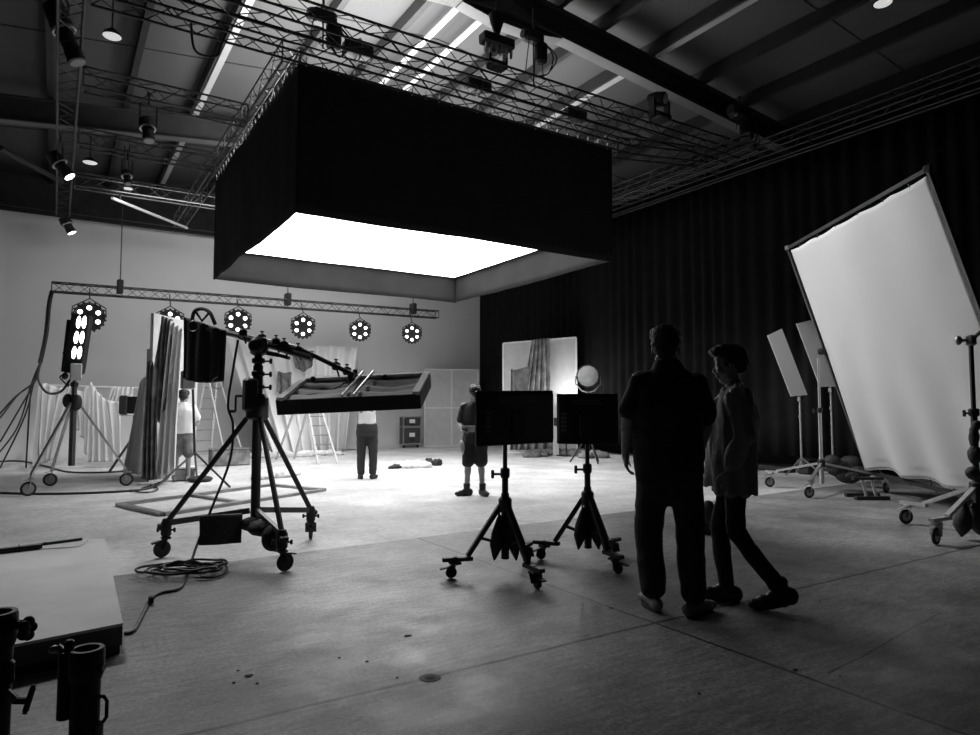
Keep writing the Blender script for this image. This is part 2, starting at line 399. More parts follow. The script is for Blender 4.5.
# ------------------------------------------------------------------ overhead light box
BX0, BX1, BY0, BY1, BZ0, BZ1, DZ = 2.82, 8.88, 9.55, 15.6, 4.13, 6.33, 4.78
t = thing('overhead_light_box', ((BX0+BX1)/2, (BY0+BY1)/2, BZ0), 'huge square overhead soft light with deep black cloth skirt and glowing white diffuser', 'soft light')
def side(name, a, b, seed, lo=BZ0):
    a, b = Vector(a), Vector(b); d = (b-a).normalized(); n = d.cross(V(0, 0, 1)); a = a-d*.015; b = b+d*.015
    def f(u, v):
        p = a.lerp(b, u); z = BZ1+(lo-BZ1)*v
        s = u*(b-a).length; e = min(1, min(u, 1-u)*8)
        k = .012*math.sin(s*2.1+seed)*v*e+.03*noise.noise(V(s*1.3, z*.6, seed))*e+.007*math.sin(s*11+seed*2+v)*(1-e*.6)
        zz = z-.012*math.sin(s*1.2+seed)*(v**6)+(.035*abs(math.sin(s*2.6)) if v == 0 else 0)
        return V(p.x, p.y, zz)+n*k
    return solid(MB().grid(f, 90, 16).build(name, 'boxcloth', t), .008)
side('front_skirt', (BX0, BY0, 0), (BX1, BY0, 0), 1); side('left_skirt', (BX0, BY1, 0), (BX0, BY0, 0), 2)
side('back_skirt', (BX1, BY1, 0), (BX0, BY1, 0), 3); side('right_skirt', (BX1, BY0, 0), (BX1, BY1, 0), 4)
def df(u, v): return V(BX0+.10+u*(BX1-BX0-.20), BY0+.10+v*(BY1-BY0-.20), DZ-.12*math.sin(math.pi*u)*math.sin(math.pi*v)+.02*noise.noise(V(u*4, v*4, 0)))
MB().grid(df, 40, 40).build('diffuser', 'diff', t)
fr = MB()
for (a, b) in (((BX0, BY0), (BX1, BY0)), ((BX1, BY0), (BX1, BY1)), ((BX1, BY1), (BX0, BY1)), ((BX0, BY1), (BX0, BY0))):
    q = V((BX0+BX1)/2, (BY0+BY1)/2, 0); A_ = V(a[0], a[1], DZ+.05); B_ = V(b[0], b[1], DZ+.05); A_ += V(.1 if a[0] < q.x else -.1, .1 if a[1] < q.y else -.1, 0); B_ += V(.1 if b[0] < q.x else -.1, .1 if b[1] < q.y else -.1, 0); fr.bar(A_, B_, .03)
fr.build('frame_pipe', 'alu', t)
ties = MB()
for i in range(25):
    x = BX0+.1+i*(BX1-BX0-.2)/24; ties.bar((x, BY0, BZ1-.02), (x, BY0-.02, BZ1+.10), .012, n=5)
    y = BY0+.1+i*(BY1-BY0-.2)/24; ties.bar((BX0, y, BZ1-.02), (BX0-.02, y, BZ1+.10), .012, n=5)
ties.build('tie_cords', 'white', t)
# ------------------------------------------------------------------ lights
def area(name, loc, size, power, rot=None, target=None, sy=None, spread=180):
    l = bpy.data.lights.new(name, 'AREA'); l.energy = power; l.shape = 'RECTANGLE'; l.size = size; l.size_y = sy or size; l.spread = R(spread)
    o = bpy.data.objects.new(name, l); o.location = loc; C.objects.link(o)
    if target is not None: o.rotation_euler = (Vector(target)-Vector(loc)).to_track_quat('-Z', 'Y').to_euler()
    elif rot: o.rotation_euler = rot
    return o
def spot(name, loc, target, power, ang, blend=.4, size=.08):
    l = bpy.data.lights.new(name, 'SPOT'); l.energy = power; l.spot_size = R(ang); l.spot_blend = blend; l.shadow_soft_size = size
    o = bpy.data.objects.new(name, l); o.location = loc; C.objects.link(o)
    o.rotation_euler = (Vector(target)-Vector(loc)).to_track_quat('-Z', 'Y').to_euler(); return o
def point(name, loc, power, size=.1):
    l = bpy.data.lights.new(name, 'POINT'); l.energy = power; l.shadow_soft_size = size
    o = bpy.data.objects.new(name, l); o.location = loc; C.objects.link(o); return o
# ------------------------------------------------------------------ round six-lens lamps on the hung truss
def disc_lamp(px, py, r, label):
    p = AY(px, py, 18.8); n = (CAM-p); n.z = -.4*0+n.z*.3; n.normalize(); sx = V(-n.y, n.x, 0).normalized(); up = n.cross(sx).normalized()
    if up.z < 0: up = -up
    t = thing('round_lamp', p, label, 'stage lamp', 'round lamps on the hung truss')
    MB().lathe(p-n*.12, n, [(0, r*.35), (.03, r*.5), (.1, r*.95), (.16, r)]).build('housing', 'black', t)
    MB().torus(p+n*.045, n, r*.98, .018, 28).build('rim', 'black', t)
    for k in range(6):
        a = math.pi/2+k*math.pi/3; c = p+(sx*math.cos(a)+up*math.sin(a))*r*.66+n*.04
        MB().lathe(c, n, [(0, r*.16), (.02, r*.15), (.03, r*.06)], 14).build('lens', 'lens', t)
        for q in range(3):
            a2 = a+(q-1)*.35; MB().cbox(p+(sx*math.cos(a2)+up*math.sin(a2))*r*1.06+n*.02, (.05, .05, .05), .01).build('clip', 'black', t)
    m = MB(); 
    m.tube([p+sx*r*1.08, p+sx*r*1.05+up*r*.7, p+up*r*1.35, p-sx*r*1.05+up*r*.7, p-sx*r*1.08], .014)
    top = V(p.x, 19, 4.22+.0106*p.x); m.bar(p+up*r*1.35, top, .014); m.build('yoke', 'black', t)
for (x, y, r_, l) in ((89, 317, .33, 'round six-lens lamp, leftmost on the hung truss, behind the lamp column'), (170, 322, .30, 'round six-lens lamp hanging above the pale flats, second from left on the truss'),
        (238, 322, .31, 'round six-lens lamp just right of the black flag, third from left'), (303, 327, .30, 'round six-lens lamp hanging above the boom arm, fourth from left'),
        (360, 331, .28, 'round six-lens lamp above the tilted black tray light, second from right'), (412, 334, .27, 'round six-lens lamp at the right end of the hung truss')):
    disc_lamp(x, y, r_, l)
# ------------------------------------------------------------------ profile spots on the left truss
def profile_spot(a, b, r, label, lit=True):
    a, b = Vector(a), Vector(b); d = (b-a).normalized(); L = (b-a).length
    t = thing('profile_spotlight', a, label, 'spotlight')
    MB().lathe(a, d, [(0, r*.5), (.03, r*.9), (L*.40, r), (L*.45, r*.8)], 16).build('lamp_housing', 'black', t)
    MB().lathe(a+d*L*.47, d, [(0, r*.7), (L*.2, r*.72), (L*.45, r*.8), (L*.52, r*.85)], 16).build('lens_tube', 'black', t)
    MB().torus(a+d*L*.46, d, r*.95, .018, 20).build('band', 'silver', t)
    MB().lathe(a+d*(L*.99), d, [(0, r*.7), (.012, r*.65)], 16).build('lens', 'lens' if lit else 'glass', t)
    s = d.cross(V(0, 0, 1)).normalized(); mid = a+d*L*.45; top = mid+V(0, 0, r*2.2+.12)
    m = MB(); m.rbar(mid+s*r*1.1, top+s*r*1.1, .03, .01); m.rbar(mid-s*r*1.1, top-s*r*1.1, .03, .01); m.rbar(top+s*r*1.1, top-s*r*1.1, .03, .01); m.bar(top, top+V(0, 0, .15), .015); m.cbox(top+V(0, 0, .17), (.06, .1, .06), .01)
    m.build('yoke', 'black', t); return t
a = FD(52, 3, 9.0); b = FD(78, 63, 9.1); profile_spot(a, b, .15, 'large black spotlight clamped high on the near end of left truss', False)
a = FD(51, 153, 12.9); b = FD(70, 177, 13.0); profile_spot(a, b, .14, 'lit black spotlight halfway along the left truss')
a = FD(63, 217, 17.0); b = FD(72, 233, 17.1); profile_spot(a, b, .14, 'lit black spotlight at the far end of left truss against pale wall')
# hanging fixture under second cross truss and other rig pieces
def moving_head(p, label, s=1.0, up=1):
    p = Vector(p); t = thing('moving_head_light', p, label, 'stage light')
    MB().cbox(p, (.36*s, .3*s, .13*s), .03).build('base', 'black', t)
    m = MB(); m.rbar(p+V(-.2*s, 0, up*.08*s), p+V(.2*s, 0, up*.08*s), .12*s, .04*s); m.rbar(p+V(-.19*s, 0, 0), p+V(-.19*s, 0, up*.34*s), .12*s, .05*s, (1, 0, 0)); m.rbar(p+V(.19*s, 0, 0), p+V(.19*s, 0, up*.34*s), .12*s, .05*s, (1, 0, 0)); m.build('yoke', 'black', t)
    MB().lathe(p+V(-.02, -.16*s, up*.30*s), (-.3, 1, .25*up), [(0, .10*s), (.02, .13*s), (.2*s, .14*s), (.34*s, .10*s), (.38*s, .04*s)], 18).build('head', 'black', t)
    MB().lathe(p+V(-.015, -.17*s, up*.30*s), (-.3, 1, .25*up), [(0, .07*s), (.01, .09*s)], 16).build('lens', 'diffoff', t)
    return t
def hoist(x, y, zt, label, s=1.0):
    t = thing('chain_hoist', (x, y, zt), label, 'chain hoist')
    m = MB(); m.cbox((x, y, zt), (.42*s, .22*s, .24*s), .04); m.lathe((x-.26*s, y, zt), (1, 0, 0), [(0, .08*s), (.05, .11*s), (.12*s, .11*s)]); m.build('motor_body', 'black', t)
    MB().bar((x, y, zt), (x, y, ZT+.08), .012).build('chain', 'alu', t)
    MB().lathe((x+.18*s, y, zt-.48*s), (0, 0, 1), [(0, .06*s), (.04, .12*s), (.36*s, .13*s), (.38*s, .12*s)]).build('chain_bag', 'bag', t)
    MB().bar((x, y, zt), (x, y, fl(x)), .02).build('hook', 'alu', t)
    c = MB(); 
    for k in range(3): c.tube(sag((x-.15+.1*k, y-.12, zt), (x-.2+.18*k, y-.05, ZT+.2), -.02) , .008)
    for k in range(2): c.tube(spline([(x+.1, y-.12, zt-.1), (x+.28+.08*k, y-.15, zt-.3), (x+.2, y-.15, zt-.6), (x+.05*k, y-.1, ZT+.2)]), .011)
    c.build('cables', 'cable', t); return t
moving_head(FD(497, 66, 10.2), 'black moving head light standing on the front truss below the roof apex', .8)
p = FD(497, 42, 10.0); t = thing('distribution_box', p, 'wide black box with hanging plugs below the roof apex', 'power box')
MB().cbox(p, (.55, .2, .16), .02).build('box_body', 'black', t)
m = MB()
for k in range(6): q = p+V(-.22+.09*k, -.05, -.08); m.bar(q, q+V(random.uniform(-.03, .03), 0, -.14), .022, n=6)
m.build('plugs', 'silver', t); MB().lathe(p+V(0, 0, .08), (0, 0, 1), [(0, .03), (.25, .11), (.34, .13)], 14).build('cable_funnel', 'black', t)
MB().bar(p+V(0, 0, .4), (p.x, p.y, fl(p.x)+.45), .02).build('hook', 'alu', t)
hoist(6.35, 8.62, 7.35, 'chain hoist with hanging bag and cables under the roof apex', .85)
moving_head(FD(660, 118, 11.8), 'black moving head light standing on the front truss near its right end', .95)
hoist(11.0, 8.2, 7.05, 'chain hoist with cables where the trusses meet by the curtain', 1.1)
hoist(1.75, 8.6, 7.2, 'chain hoist with cable loops above the left part of front truss', 1.0)
hoist(3.1, 9.35, 7.0, 'chain hoist at the near left corner of the black skirt', .9)
c = MB().tube(spline([AY(191, 22, 9.33), AY(194, 48, 9.33), AY(205, 56, 9.33), AY(217, 55, 9.33), AY(222, 43, 9.33), AY(228, 30, 9.33)]), .016).build('loose_cable', 'cable')
tag(c, 'black cable loop hanging under the left part of the front trusses', 'cable')
t = profile_spot(AY(147, 118, 12.1), AY(149, 141, 12.0), .12, 'dark spotlight pointing straight down under the second cross truss', False)
t = profile_spot(AY(126, 170, 14.8), AY(128, 184, 14.7), .09, 'small dark spotlight under the third cross truss', False)
t = thing('batten_light', G(150, 212, 6.2), 'slim pale tube light slung diagonally above the back wall', 'tube light')
MB().bar(G(112, 198, 6.15), G(187, 228, 6.15), .035).build('tube', 'tray', t); MB().bar(G(120, 199, 6.2), G(120, 199, 6.2)+V(0, 0, .2), .02).build('bracket', 'black', t)
for n_, (x, y, l) in enumerate(((112, 37, 'round downlight by the near left truss, largest in view'), (90, 163, 'small round downlight between the left cross trusses'), (128, 189, 'tiny round downlight just above the pale batten'), (883, 4, 'round downlight at the top right above the curtain'))):
    p = G(x, y, 7.0 if n_ != 3 else 7.1); t = thing('downlight', p, l, 'ceiling light'); rr = (.13, .15, .12, .12)[n_]
    MB().lathe(p, (0, 0, 1), [(0, rr*.9), (.01, rr)]).build('disc', 'downl', t); MB().lathe(p+V(0, 0, .012), (0, 0, 1), [(0, rr*1.1), (.05, rr*.9), (.12, .04)]).build('housing', 'black', t)
    MB().bar(p+V(0, 0, .1), (p.x, p.y, fl(p.x)+.8), .012).build('rod', 'black', t)
# small fixtures along the front trusses over the box
for (x, y, l) in ((358, 62, 'black lamp on the skirt truss above the front wall, leftmost'), (478, 92, 'black lamp on the skirt truss above the middle of front wall'), (575, 108, 'black lamp on the skirt truss near its right end')):
    p = AY(x, y, 9.33); p.z = ZT+.21; t = thing('flood_lamp', p, l, 'stage light', 'flood lamps on the skirt truss')
    MB().cbox(p, (.45, .2, .2), .03).build('lamp_housing', 'black', t); MB().torus(p, (1, 0, 0), .16, .012).build('yoke', 'alu', t)
# cable bundle falling from the left end of the hung truss
t = thing('cable_bundle', AY(50, 292, 19), 'thick bundle of black cables falling from hung truss end to the floor', 'cables')
MB().tube(spline([AY(52, 291, 19), AY(49, 305, 18.9), AY(46, 335, 18.7), AY(40, 363, 18.5)]), .05).build('bound_bundle', 'cable', t)
for k, (e, mid) in enumerate((((0, 418), (18, 395)), ((0, 442), (20, 408)), ((0, 456), (24, 418)), ((-12, 428), (14, 398)), ((26, 452), (29, 415)), ((-20, 470), (16, 430)))):
    e2 = G(max(e[0], -60), max(e[1], 464)+4) if k in (2, 4, 5) else FD(e[0], e[1], 14.5+k*.3)
    MB().tube(spline([AY(40, 363, 18.5), FD(36-k, 380+k, 15.4), FD(mid[0], mid[1], 15.0), e2]), .018).build('cable', 'cable', t)
c = MB().tube(spline([AY(41, 362, 18.4), FD(38, 378, 14), FD(46, 392, 12.5), FD(60, 392, 11.6), FD(70, 380, 11.3)]), .022).build('power_cable', 'cable'); tag(c, 'black cable looping from the bundle to the lamp column', 'cable')
# ------------------------------------------------------------------ stands
def caster(parent, x, y, z=.17, r=.07, ang=0, m='black'):
    d = V(math.cos(ang), math.sin(ang), 0); s = V(-d.y, d.x, 0)
    k = MB(); c = V(x, y, r)+d*.03
    k.rbar(c+s*.03, V(x, y, z)+s*.03, .05, .006, d); k.rbar(c-s*.03, V(x, y, z)-s*.03, .05, .006, d); k.cbox((x, y, z), (.08, .08, .02), .005); k.bar((x, y, z), (x, y, z+.05), .018)
    k.rbar(V(x, y, z-.02)+d*.02, V(x, y, z-.04)+d*.12, .04, .012)
    o = k.build('caster', m, parent)
    wh = MB(); wh.torus(c, s, r-.018, .018, 22, 8); wh.build('wheel', 'rubber', o)
    h = MB(); h.lathe(c-s*.012, s, [(0, r*.7), (.024, r*.7)], 16); h.build('hub', 'steel' if m != 'black' else 'black', o)
    return o
def rolling_stand(label, c, cas, zc, zb, zl, r, m, top, wheel=.07, brace=True, ang=(0, 2, 4), legr=.02, name='rolling_stand', knobs=True, foot=.22, mc=None):
    """c centre, cas caster points, zc collar height, zb lower spider height, zl leg end height, top column height"""
    mc = mc or m; cx, cy = c; t = thing(name, (cx, cy, 0), label, 'light stand')
    MB().bar((cx, cy, zb-.12), (cx, cy, zc+.1), r*1.25).bar((cx, cy, zc+.05), (cx, cy, (zc+top)/2), r).build('column', mc, t)
    MB().bar((cx, cy, (zc+top)/2-.05), (cx, cy, top), r*.72).build('riser', mc, t)
    MB().lathe((cx, cy, zc-.05), (0, 0, 1), [(0, r*1.6), (.02, r*2.1), (.1, r*2.1), (.12, r*1.5)], 12).build('collar', 'black', t); MB().lathe((cx, cy, (zc+top)/2-.03), (0, 0, 1), [(0, r*1.3), (.02, r*1.5), (.07, r*1.5), (.08, r*1.2)], 12).build('collar', 'black', t)
    if knobs:
        for z in ((zc+top)/2,):
            MB().bar((cx, cy, z), V(cx, cy, z)+RT*-.09, .01).cbox(V(cx, cy, z)+RT*-.10, (.02, .03, .07), .006).build('knob', 'black', t)
    for i, (x, y) in enumerate(cas):
        e = V(x, y, zl); o_ = V(cx, cy, 0); dr = (V(x, y, 0)-o_).normalized(); s0 = V(cx, cy, zc)+dr*r*1.6
        inner = e-dr*foot if foot else e
        lg = MB(); lg.rbar(s0, inner+V(0, 0, .02), legr*2, legr*1.6); 
        if foot: lg.rbar(inner-dr*.04, e+dr*.10, legr*2.2, legr*1.4)
        L_ = lg.build('leg', m, t)
        if brace: MB().rbar(V(cx, cy, zb)+dr*r, V(cx, cy, zc).lerp(inner, .62), legr*1.4, legr).build('brace', m, t)
        caster(t, x, y, zl-.03, wheel, ang[i], m)
    return t
def sandbag(p, w, h, label, yaw=0, hang=True, name='sandbag', split=True):
    """two-lobed saddle bag hanging at p (top)"""
    p = Vector(p); q = Matrix.Rotation(yaw, 3, 'Z'); m = MB()
    for s in ((-1, 1) if split else (0,)):
        c = p+q @ V(s*w*.27, 0, -h*.5); prof = [(0, .012), (h*.12, w*.12), (h*.42, w*.24), (h*.68, w*.25), (h*.88, w*.12), (h, .006)]
        m.lathe(p+q @ V(s*w*.20, 0, 0), (q @ V(s*w*.22, 0, -h)).normalized(), prof, 12)
    m.torus(p, q @ V(0, 1, 0), .05, .009, 14, 5)
    o = m.build(name, 'bag'); return tag(o, label, 'sandbag')
# big crank stand
cx, cy = 1.56, 6.40
cas = [(1.59, 5.63), (.87, 6.75), (2.21, 6.82)]
t = thing('crank_stand', (cx, cy, 0), 'large black wheeled crank stand with boom arm, nearest on the left', 'light stand')
MB().bar((cx, cy, .22), (cx, cy, 1.35), .042, n=14).build('column', 'black', t)
MB().lathe((cx, cy, 1.22), (0, 0, 1), [(0, .07), (.02, .10), (.20, .10), (.24, .07)], 14).cbox((cx-.07, cy-.02, 1.45), (.12, .14, .3), .02).build('crank_housing', 'black', t)
MB().bar((cx, cy, 1.4), (cx, cy, 1.72), .045).bar((cx, cy, 1.68), (cx, cy, 1.86), .036).build('riser', 'black', t)
for z in (1.5, 1.62, 1.74): MB().lathe((cx, cy, z), (0, 0, 1), [(0, .05), (.01, .058), (.04, .058), (.05, .05)], 12).bar((cx, cy, z+.02), V(cx, cy, z+.02)+RT*.10, .009).cbox(V(cx, cy, z+.02)+RT*.115, (.02, .04, .05), .006).build('clamp_collar', 'black', t)
h = MB(); p = V(cx, cy, 1.44)-RT*.12; h.bar(p, p-RT*.08, .012); h.bar(p-RT*.08, p-RT*.08+V(0, 0, -.14), .01); h.bar(p-RT*.08+V(0, 0, -.14), p-RT*.14+V(0, 0, -.14), .014); h.build('crank_handle', 'black', t)
for i, (x, y) in enumerate(cas):
    dr = (V(x, y, 0)-V(cx, cy, 0)).normalized()
    MB().bar(V(cx, cy, 1.24)+dr*.09, V(x, y, .30), .024).build('leg', 'black', t)
    MB().rbar(V(cx, cy, .40)+dr*.05, V(x, y, .30), .035, .05).build('lower_strut', 'alu', t)
    k = MB(); k.lathe((x, y, .18), (0, 0, 1), [(0, .03), (.02, .045), (.12, .045), (.16, .03)], 12); k.cbox(V(x, y, .27)+dr*.04, (.07, .07, .05), .01)
    for s_ in (-1, 1): k.bar((x, y, .24), V(x, y, .24)+RT*.07*s_, .008); k.cbox(V(x, y, .24)+RT*.075*s_, (.02, .02, .04), .004)
    k.build('foot_clamp', 'black', t)
    caster(t, x, y, .17, .075, (.2, 3.3, 1.2)[i], 'black')
# head and boom
hd = V(cx, cy, 1.90)
MB().cbox(hd, (.13, .13, .17), .02).lathe(hd+FW*-.10, FW, [(0, .05), (.02, .07), (.18, .07), (.20, .05)], 16).build('grip_head', 'black', t)
A0 = FD(200, 327, 6.55); A1 = FD(300, 349, 6.35); A2 = FD(352, 374, 6.25)
MB().bar(A0, A1, .028).build('boom', 'steel', t)
MB().bar(FD(240, 336, 6.46), FD(312, 358, 6.30), .034).build('boom_sleeve', 'alu', t)
MB().bar(A1, A2, .022).build('boom_extension', 'black', t)
for (x, y) in ((243, 333), (262, 338), (276, 342), (284, 345), (298, 350), (336, 366), (347, 371)):
    k = MB(); q = FD(x, y, 6.36); k.cbox(q, (.07, .07, .08), .015); k.bar(q, q+V(0, 0, .06), .006); k.bar(q, q+RT*.03+V(0, 0, -.10), .009); k.cbox(q+V(0, 0, .06), (.035, .012, .015), .003); k.build('boom_clamp', 'black', t)
MB().rbar(FD(262, 352, 6.3), FD(278, 355, 6.3), .05, .04).rbar(FD(278, 355, 6.3), FD(289, 358, 6.28), .05, .03).build('boom_pivot', 'black', t)
# flag (black cloth bag) on the boom end
def flagf(u, v):
    tl, tr, bl, br = FD(184, 317, 6.75), FD(223, 330, 6.4), FD(182.5, 378, 6.75), FD(222, 381, 6.4)
    p = tl.lerp(tr, u).lerp(bl.lerp(br, u), v); n = FW
    return p + n*(.035*math.sin(u*9+v*1.5)*(.3+v*.7)+.02*math.sin(u*21))+V(0, 0, -.03*math.sin(u*math.pi)*v)
f = thing('black_flag_bag', FD(203, 325, 6.6), 'black cloth flag bag with strap handle hung on the boom end', 'bag')
m = MB().grid(flagf, 40, 24); o = m.build('cloth', 'bag', f); solid(o, .05)
MB().tube(spline([FD(192, 320, 6.62), FD(195, 311, 6.6), FD(203, 309, 6.6), FD(210, 313, 6.55), FD(215, 324, 6.5)]), .018).tube([FD(196, 312, 6.6), FD(202, 321, 6.6), FD(209, 313, 6.55)], .012).build('handle', 'bag', f)
MB().torus(FD(193, 326, 6.5), FW, .05, .003, 20, 4).build('ring', 'steel', f)
c = MB().torus(FD(218, 383, 6.4), FW, .055, .004, 20, 4).build('cable_ring', 'palecable'); tag(c, 'thin pale wire ring hanging below the black flag bag', 'cable')
# tray light (tilted black softbox)
t = thing('tray_light', FD(350, 390, 6.0), 'wide tilted black tray light with white rim held by the boom', 'soft light')
fl_, fr_, bl_, br_ = FD(275.5, 400.5, 5.75), FD(420, 394, 5.75), FD(302, 379.5, 6.45), FD(430.5, 373.5, 6.45)
nn = (fr_-fl_).cross(bl_-fl_).normalized(); 
if nn.z < 0: nn = -nn
dn = -nn*.13
def quadbox(a, b, c_, d_, off, m):
    m.add([a, b, c_, d_, a+off, b+off, c_+off, d_+off], [(0, 1, 2, 3), (7, 6, 5, 4), (0, 4, 5, 1), (1, 5, 6, 2), (2, 6, 7, 3), (3, 7, 4, 0)])
def wallq(a, b, mbx, th=.02, inn=None):
    iv = inn.normalized()*th; mbx.add([a, b, b+dn, a+dn, a+iv, b+iv, b+dn+iv, a+dn+iv], [(0, 1, 2, 3), (7, 6, 5, 4), (0, 4, 5, 1), (1, 5, 6, 2), (2, 6, 7, 3), (3, 7, 4, 0)])
cen = (fl_+fr_+bl_+br_)/4
s_ = MB()
for (a, b) in ((fl_, fr_), (fr_, br_), (br_, bl_), (bl_, fl_)): wallq(a, b, s_, .015, cen-(a+b)/2)
s_.build('side_skirt', 'bag', t, False)
rim = MB()
for (a, b) in ((fr_, br_), (br_, bl_), (bl_, fl_)): q = (cen-(a+b)/2).normalized()*.035; rim.rbar(a+q+nn*.008, b+q+nn*.008, .06, .03, nn)
rim.build('rim_frame', 'paper', t, False)
def backf(u, v):
    p = fl_.lerp(fr_, u).lerp(bl_.lerp(br_, u), v); return p+dn*.06-nn*(.03*math.sin(math.pi*u*2)**2*math.sin(math.pi*v)+.01*math.sin(v*22))
MB().grid(backf, 36, 18).build('back_cloth', 'traycloth', t)
for u in (.46, .54): MB().bar(fl_.lerp(fr_, u)+nn*.015, bl_.lerp(br_, u+.02)+nn*.05, .012).build('mount_rod', 'silver', t)
for (x, y) in ((385, 377), (384, 384), (355, 372), (350, 377), (313, 379)): MB().cbox(FD(x, y, 6.35), (.04, .04, .05), .008).build('mount_clamp', 'black', t)
MB().tube(spline([FD(352, 376, 6.3), FD(340, 386, 6.2), FD(325, 392, 6.1), FD(300, 396, 6.0)]), .006).build('wire', 'cable', t)
quad = MB(); a, b, c_, d_ = [p+(cen-p)*.03+dn*.9 for p in (fl_, fr_, br_, bl_)]; quad.add([a, b, c_, d_], [(0, 1, 2, 3)]); quad.build('front_diffuser', 'traydiff', t, False)
# small rod base of the mount: link boom to tray
MB().bar(A2, bl_.lerp(br_, .42)+nn*.03, .02).build('mount_arm', 'black', t)
# weights on crank stand
p = V(cx, cy, .42)+(V(.87, 6.75, 0)-V(cx, cy, 0))*.0
def slump(name, pts, label, h, cat='sandbag', m='bag', seed=0):
    mm = MB()
    for (q, rad) in pts: mm.ell(q, rad)
    o = mm.build(name, m); bake(o, .012, 3, lambda c: .006*noise.noise(c*22+V(seed, 0, 0))); return tag(o, label, cat)
def saddle(u, v):
    a = FD(201, 521, 5.95); b = FD(243, 519, 6.1); p = a.lerp(b, u); return p+V(0, 0, .05-v*.25)+FW*(-.03+.006*math.sin(u*7+v*3))
o = MB().grid(saddle, 20, 10).build('weight_bag', 'bag'); solid(o, .06); tag(o, 'flat rectangular black bag draped over the crank stand strut', 'sandbag')
slump('weight_bag', [(FD(250, 524, 6.1), (.10, .10, .06)), (FD(262, 528, 5.95), (.13, .10, .07)), (FD(272, 538, 5.8), (.09, .08, .11)), (FD(276, 546, 5.75), (.06, .05, .05))], 'slumped black sandbag hanging at the foot of crank stand', 0)
# cable from crank stand to floor coil and platform
c = MB().tube(spline([FD(238, 340, 6.3), FD(233, 370, 6.25), FD(228, 405, 6.2), FD(233, 425, 6.2), FD(230, 460, 6.15), FD(213, 505, 6.0), FD(197, 545, 5.9), G(188, 572, .02), G(180, 588, .012), G(160, 593, .012), G(150, 600, .012), G(144, 612, .012), G(134, 630, .012), G(124, 633, .012)]), .011).build('drop_cable', 'cable')
tag(c, 'black cable dropping from the boom to the floor and under the platform', 'cable')
pts = []; rnd = random.Random(4); cc = G(186, 574)
for i in range(90):
    a = i*.42; r1 = .17+.06*math.sin(i*.37)+rnd.uniform(-.012, .012); off = V(.06*math.sin(i*.11), .05*math.cos(i*.17), 0)
    pts.append(cc+off+RT*math.cos(a)*r1*1.35+FW*math.sin(a)*r1*.9+V(0, 0, .014+.0007*i+.012*math.sin(i*1.3)**2))
for (x, y) in ((205, 566), (222, 562), (227, 570), (214, 577), (195, 577)): pts.append(G(x, y, .02))
c = MB().tube(spline(pts, 3), .010).build('cable_coil', 'cable'); tag(c, 'untidy coil of black cable on the floor by the crank stand', 'cable')
c = MB().cbox(G(151, 600, .03), (.03, .05, .05), .006).build('cable_tie', 'bag'); tag(c, 'small tie on the cable beside the wooden platform', 'cable tie')

# ------------------------------------------------------------------ platform lower left
t = thing('stage_platform', G(30, 600), 'low pale wooden stage platform at the lower left', 'platform')
zp = .17; a = G(123, 623, zp); b = G(105, 538, zp); a0 = G(-25, 652, zp); b0 = G(-60, 546, zp)
def prism(q, z0, z1): return MB().add([V(p.x, p.y, z) for z in (z0, z1) for p in q], [(3, 2, 1, 0), (4, 5, 6, 7), (0, 1, 5, 4), (1, 2, 6, 5), (2, 3, 7, 6), (3, 0, 4, 7)])
prism((a0, a, b, b0), .155, zp).build('deck', 'wood', t, False)
ce = (a+b+a0+b0)/4; ins = [p+(ce-p).normalized()*.03 for p in (a0, a, b, b0)]
prism([p+(ce-p).normalized()*.003 for p in (a0, a, b, b0)], .055, .154).build('side_frame', 'woodside', t, False); prism(ins, 0, .054).build('base_frame', 'black', t, False)
for (p0, p1, r, l) in (((-20, 552), (82, 539), .012, 'long thin black pole lying at back of wooden platform'), ((-20, 553), (42, 546), .024, 'short thick black pole lying on wooden platform, frontmost')):
    q0, q1 = G(p0[0], p0[1], zp+r), G(p1[0], p1[1], zp+r); o = MB().bar(q0, q1, r).bar(q0.lerp(q1, .6), q0.lerp(q1, .63), r*1.3).build('pole', 'black'); tag(o, l, 'pole')
c = MB().tube(spline([G(40, 549, zp+.008), G(60, 548, zp+.008), G(78, 546, zp+.008), G(88, 540, zp+.008)]), .005).build('thin_cord', 'palecable'); tag(c, 'thin pale cord lying beside the poles on the platform', 'cord')

# ------------------------------------------------------------------ foreground stand heads
def fg_stand(px, py, d, r, label, ztop_off=0, variant=0):
    p = FD(px, py, d); cx, cy, zt = p.x, p.y, p.z
    t = thing('stand_receiver', (cx, cy, 0), label, 'light stand')
    n = 24; m = MB(); m.lathe((cx, cy, .25), (0, 0, 1), [(0, r*.92), (zt-.25-.05, r*.92)], n)
    m.build('tube', 'black', t)
    m = MB()   # open rim with hole
    m.lathe((cx, cy, zt-.05), (0, 0, 1), [(0, r*.95), (.012, r*1.12), (.044, r*1.12), (.05, r*1.06), (.05, r*.78), (.0, r*.74)], n); m.build('rim', 'black', t)
    for k in range(3):
        a = k*2.1+.4; d_ = V(math.cos(a), math.sin(a), 0); MB().rbar(V(cx, cy, .35)+d_*r, V(cx, cy, .05)+d_*.2, .03, .03).cbox(V(cx, cy, .03)+d_*.2, (.06, .06, .06), .01).build('leg', 'black', t)
    return t, cx, cy, zt
t, cx, cy, zt = fg_stand(87, 648, 1.12, .0235, 'short black stand receiver with side handle, right one of the pair at lower left')
b_ = V(cx, cy, zt)-RT*.032-V(0, 0, .09); MB().bar(b_+V(0, 0, .085), b_+V(0, 0, -.02), .012, n=14).cbox(b_+RT*.003+V(0, 0, .092), (.014, .014, .022), .003).build('side_tube', 'black', t)
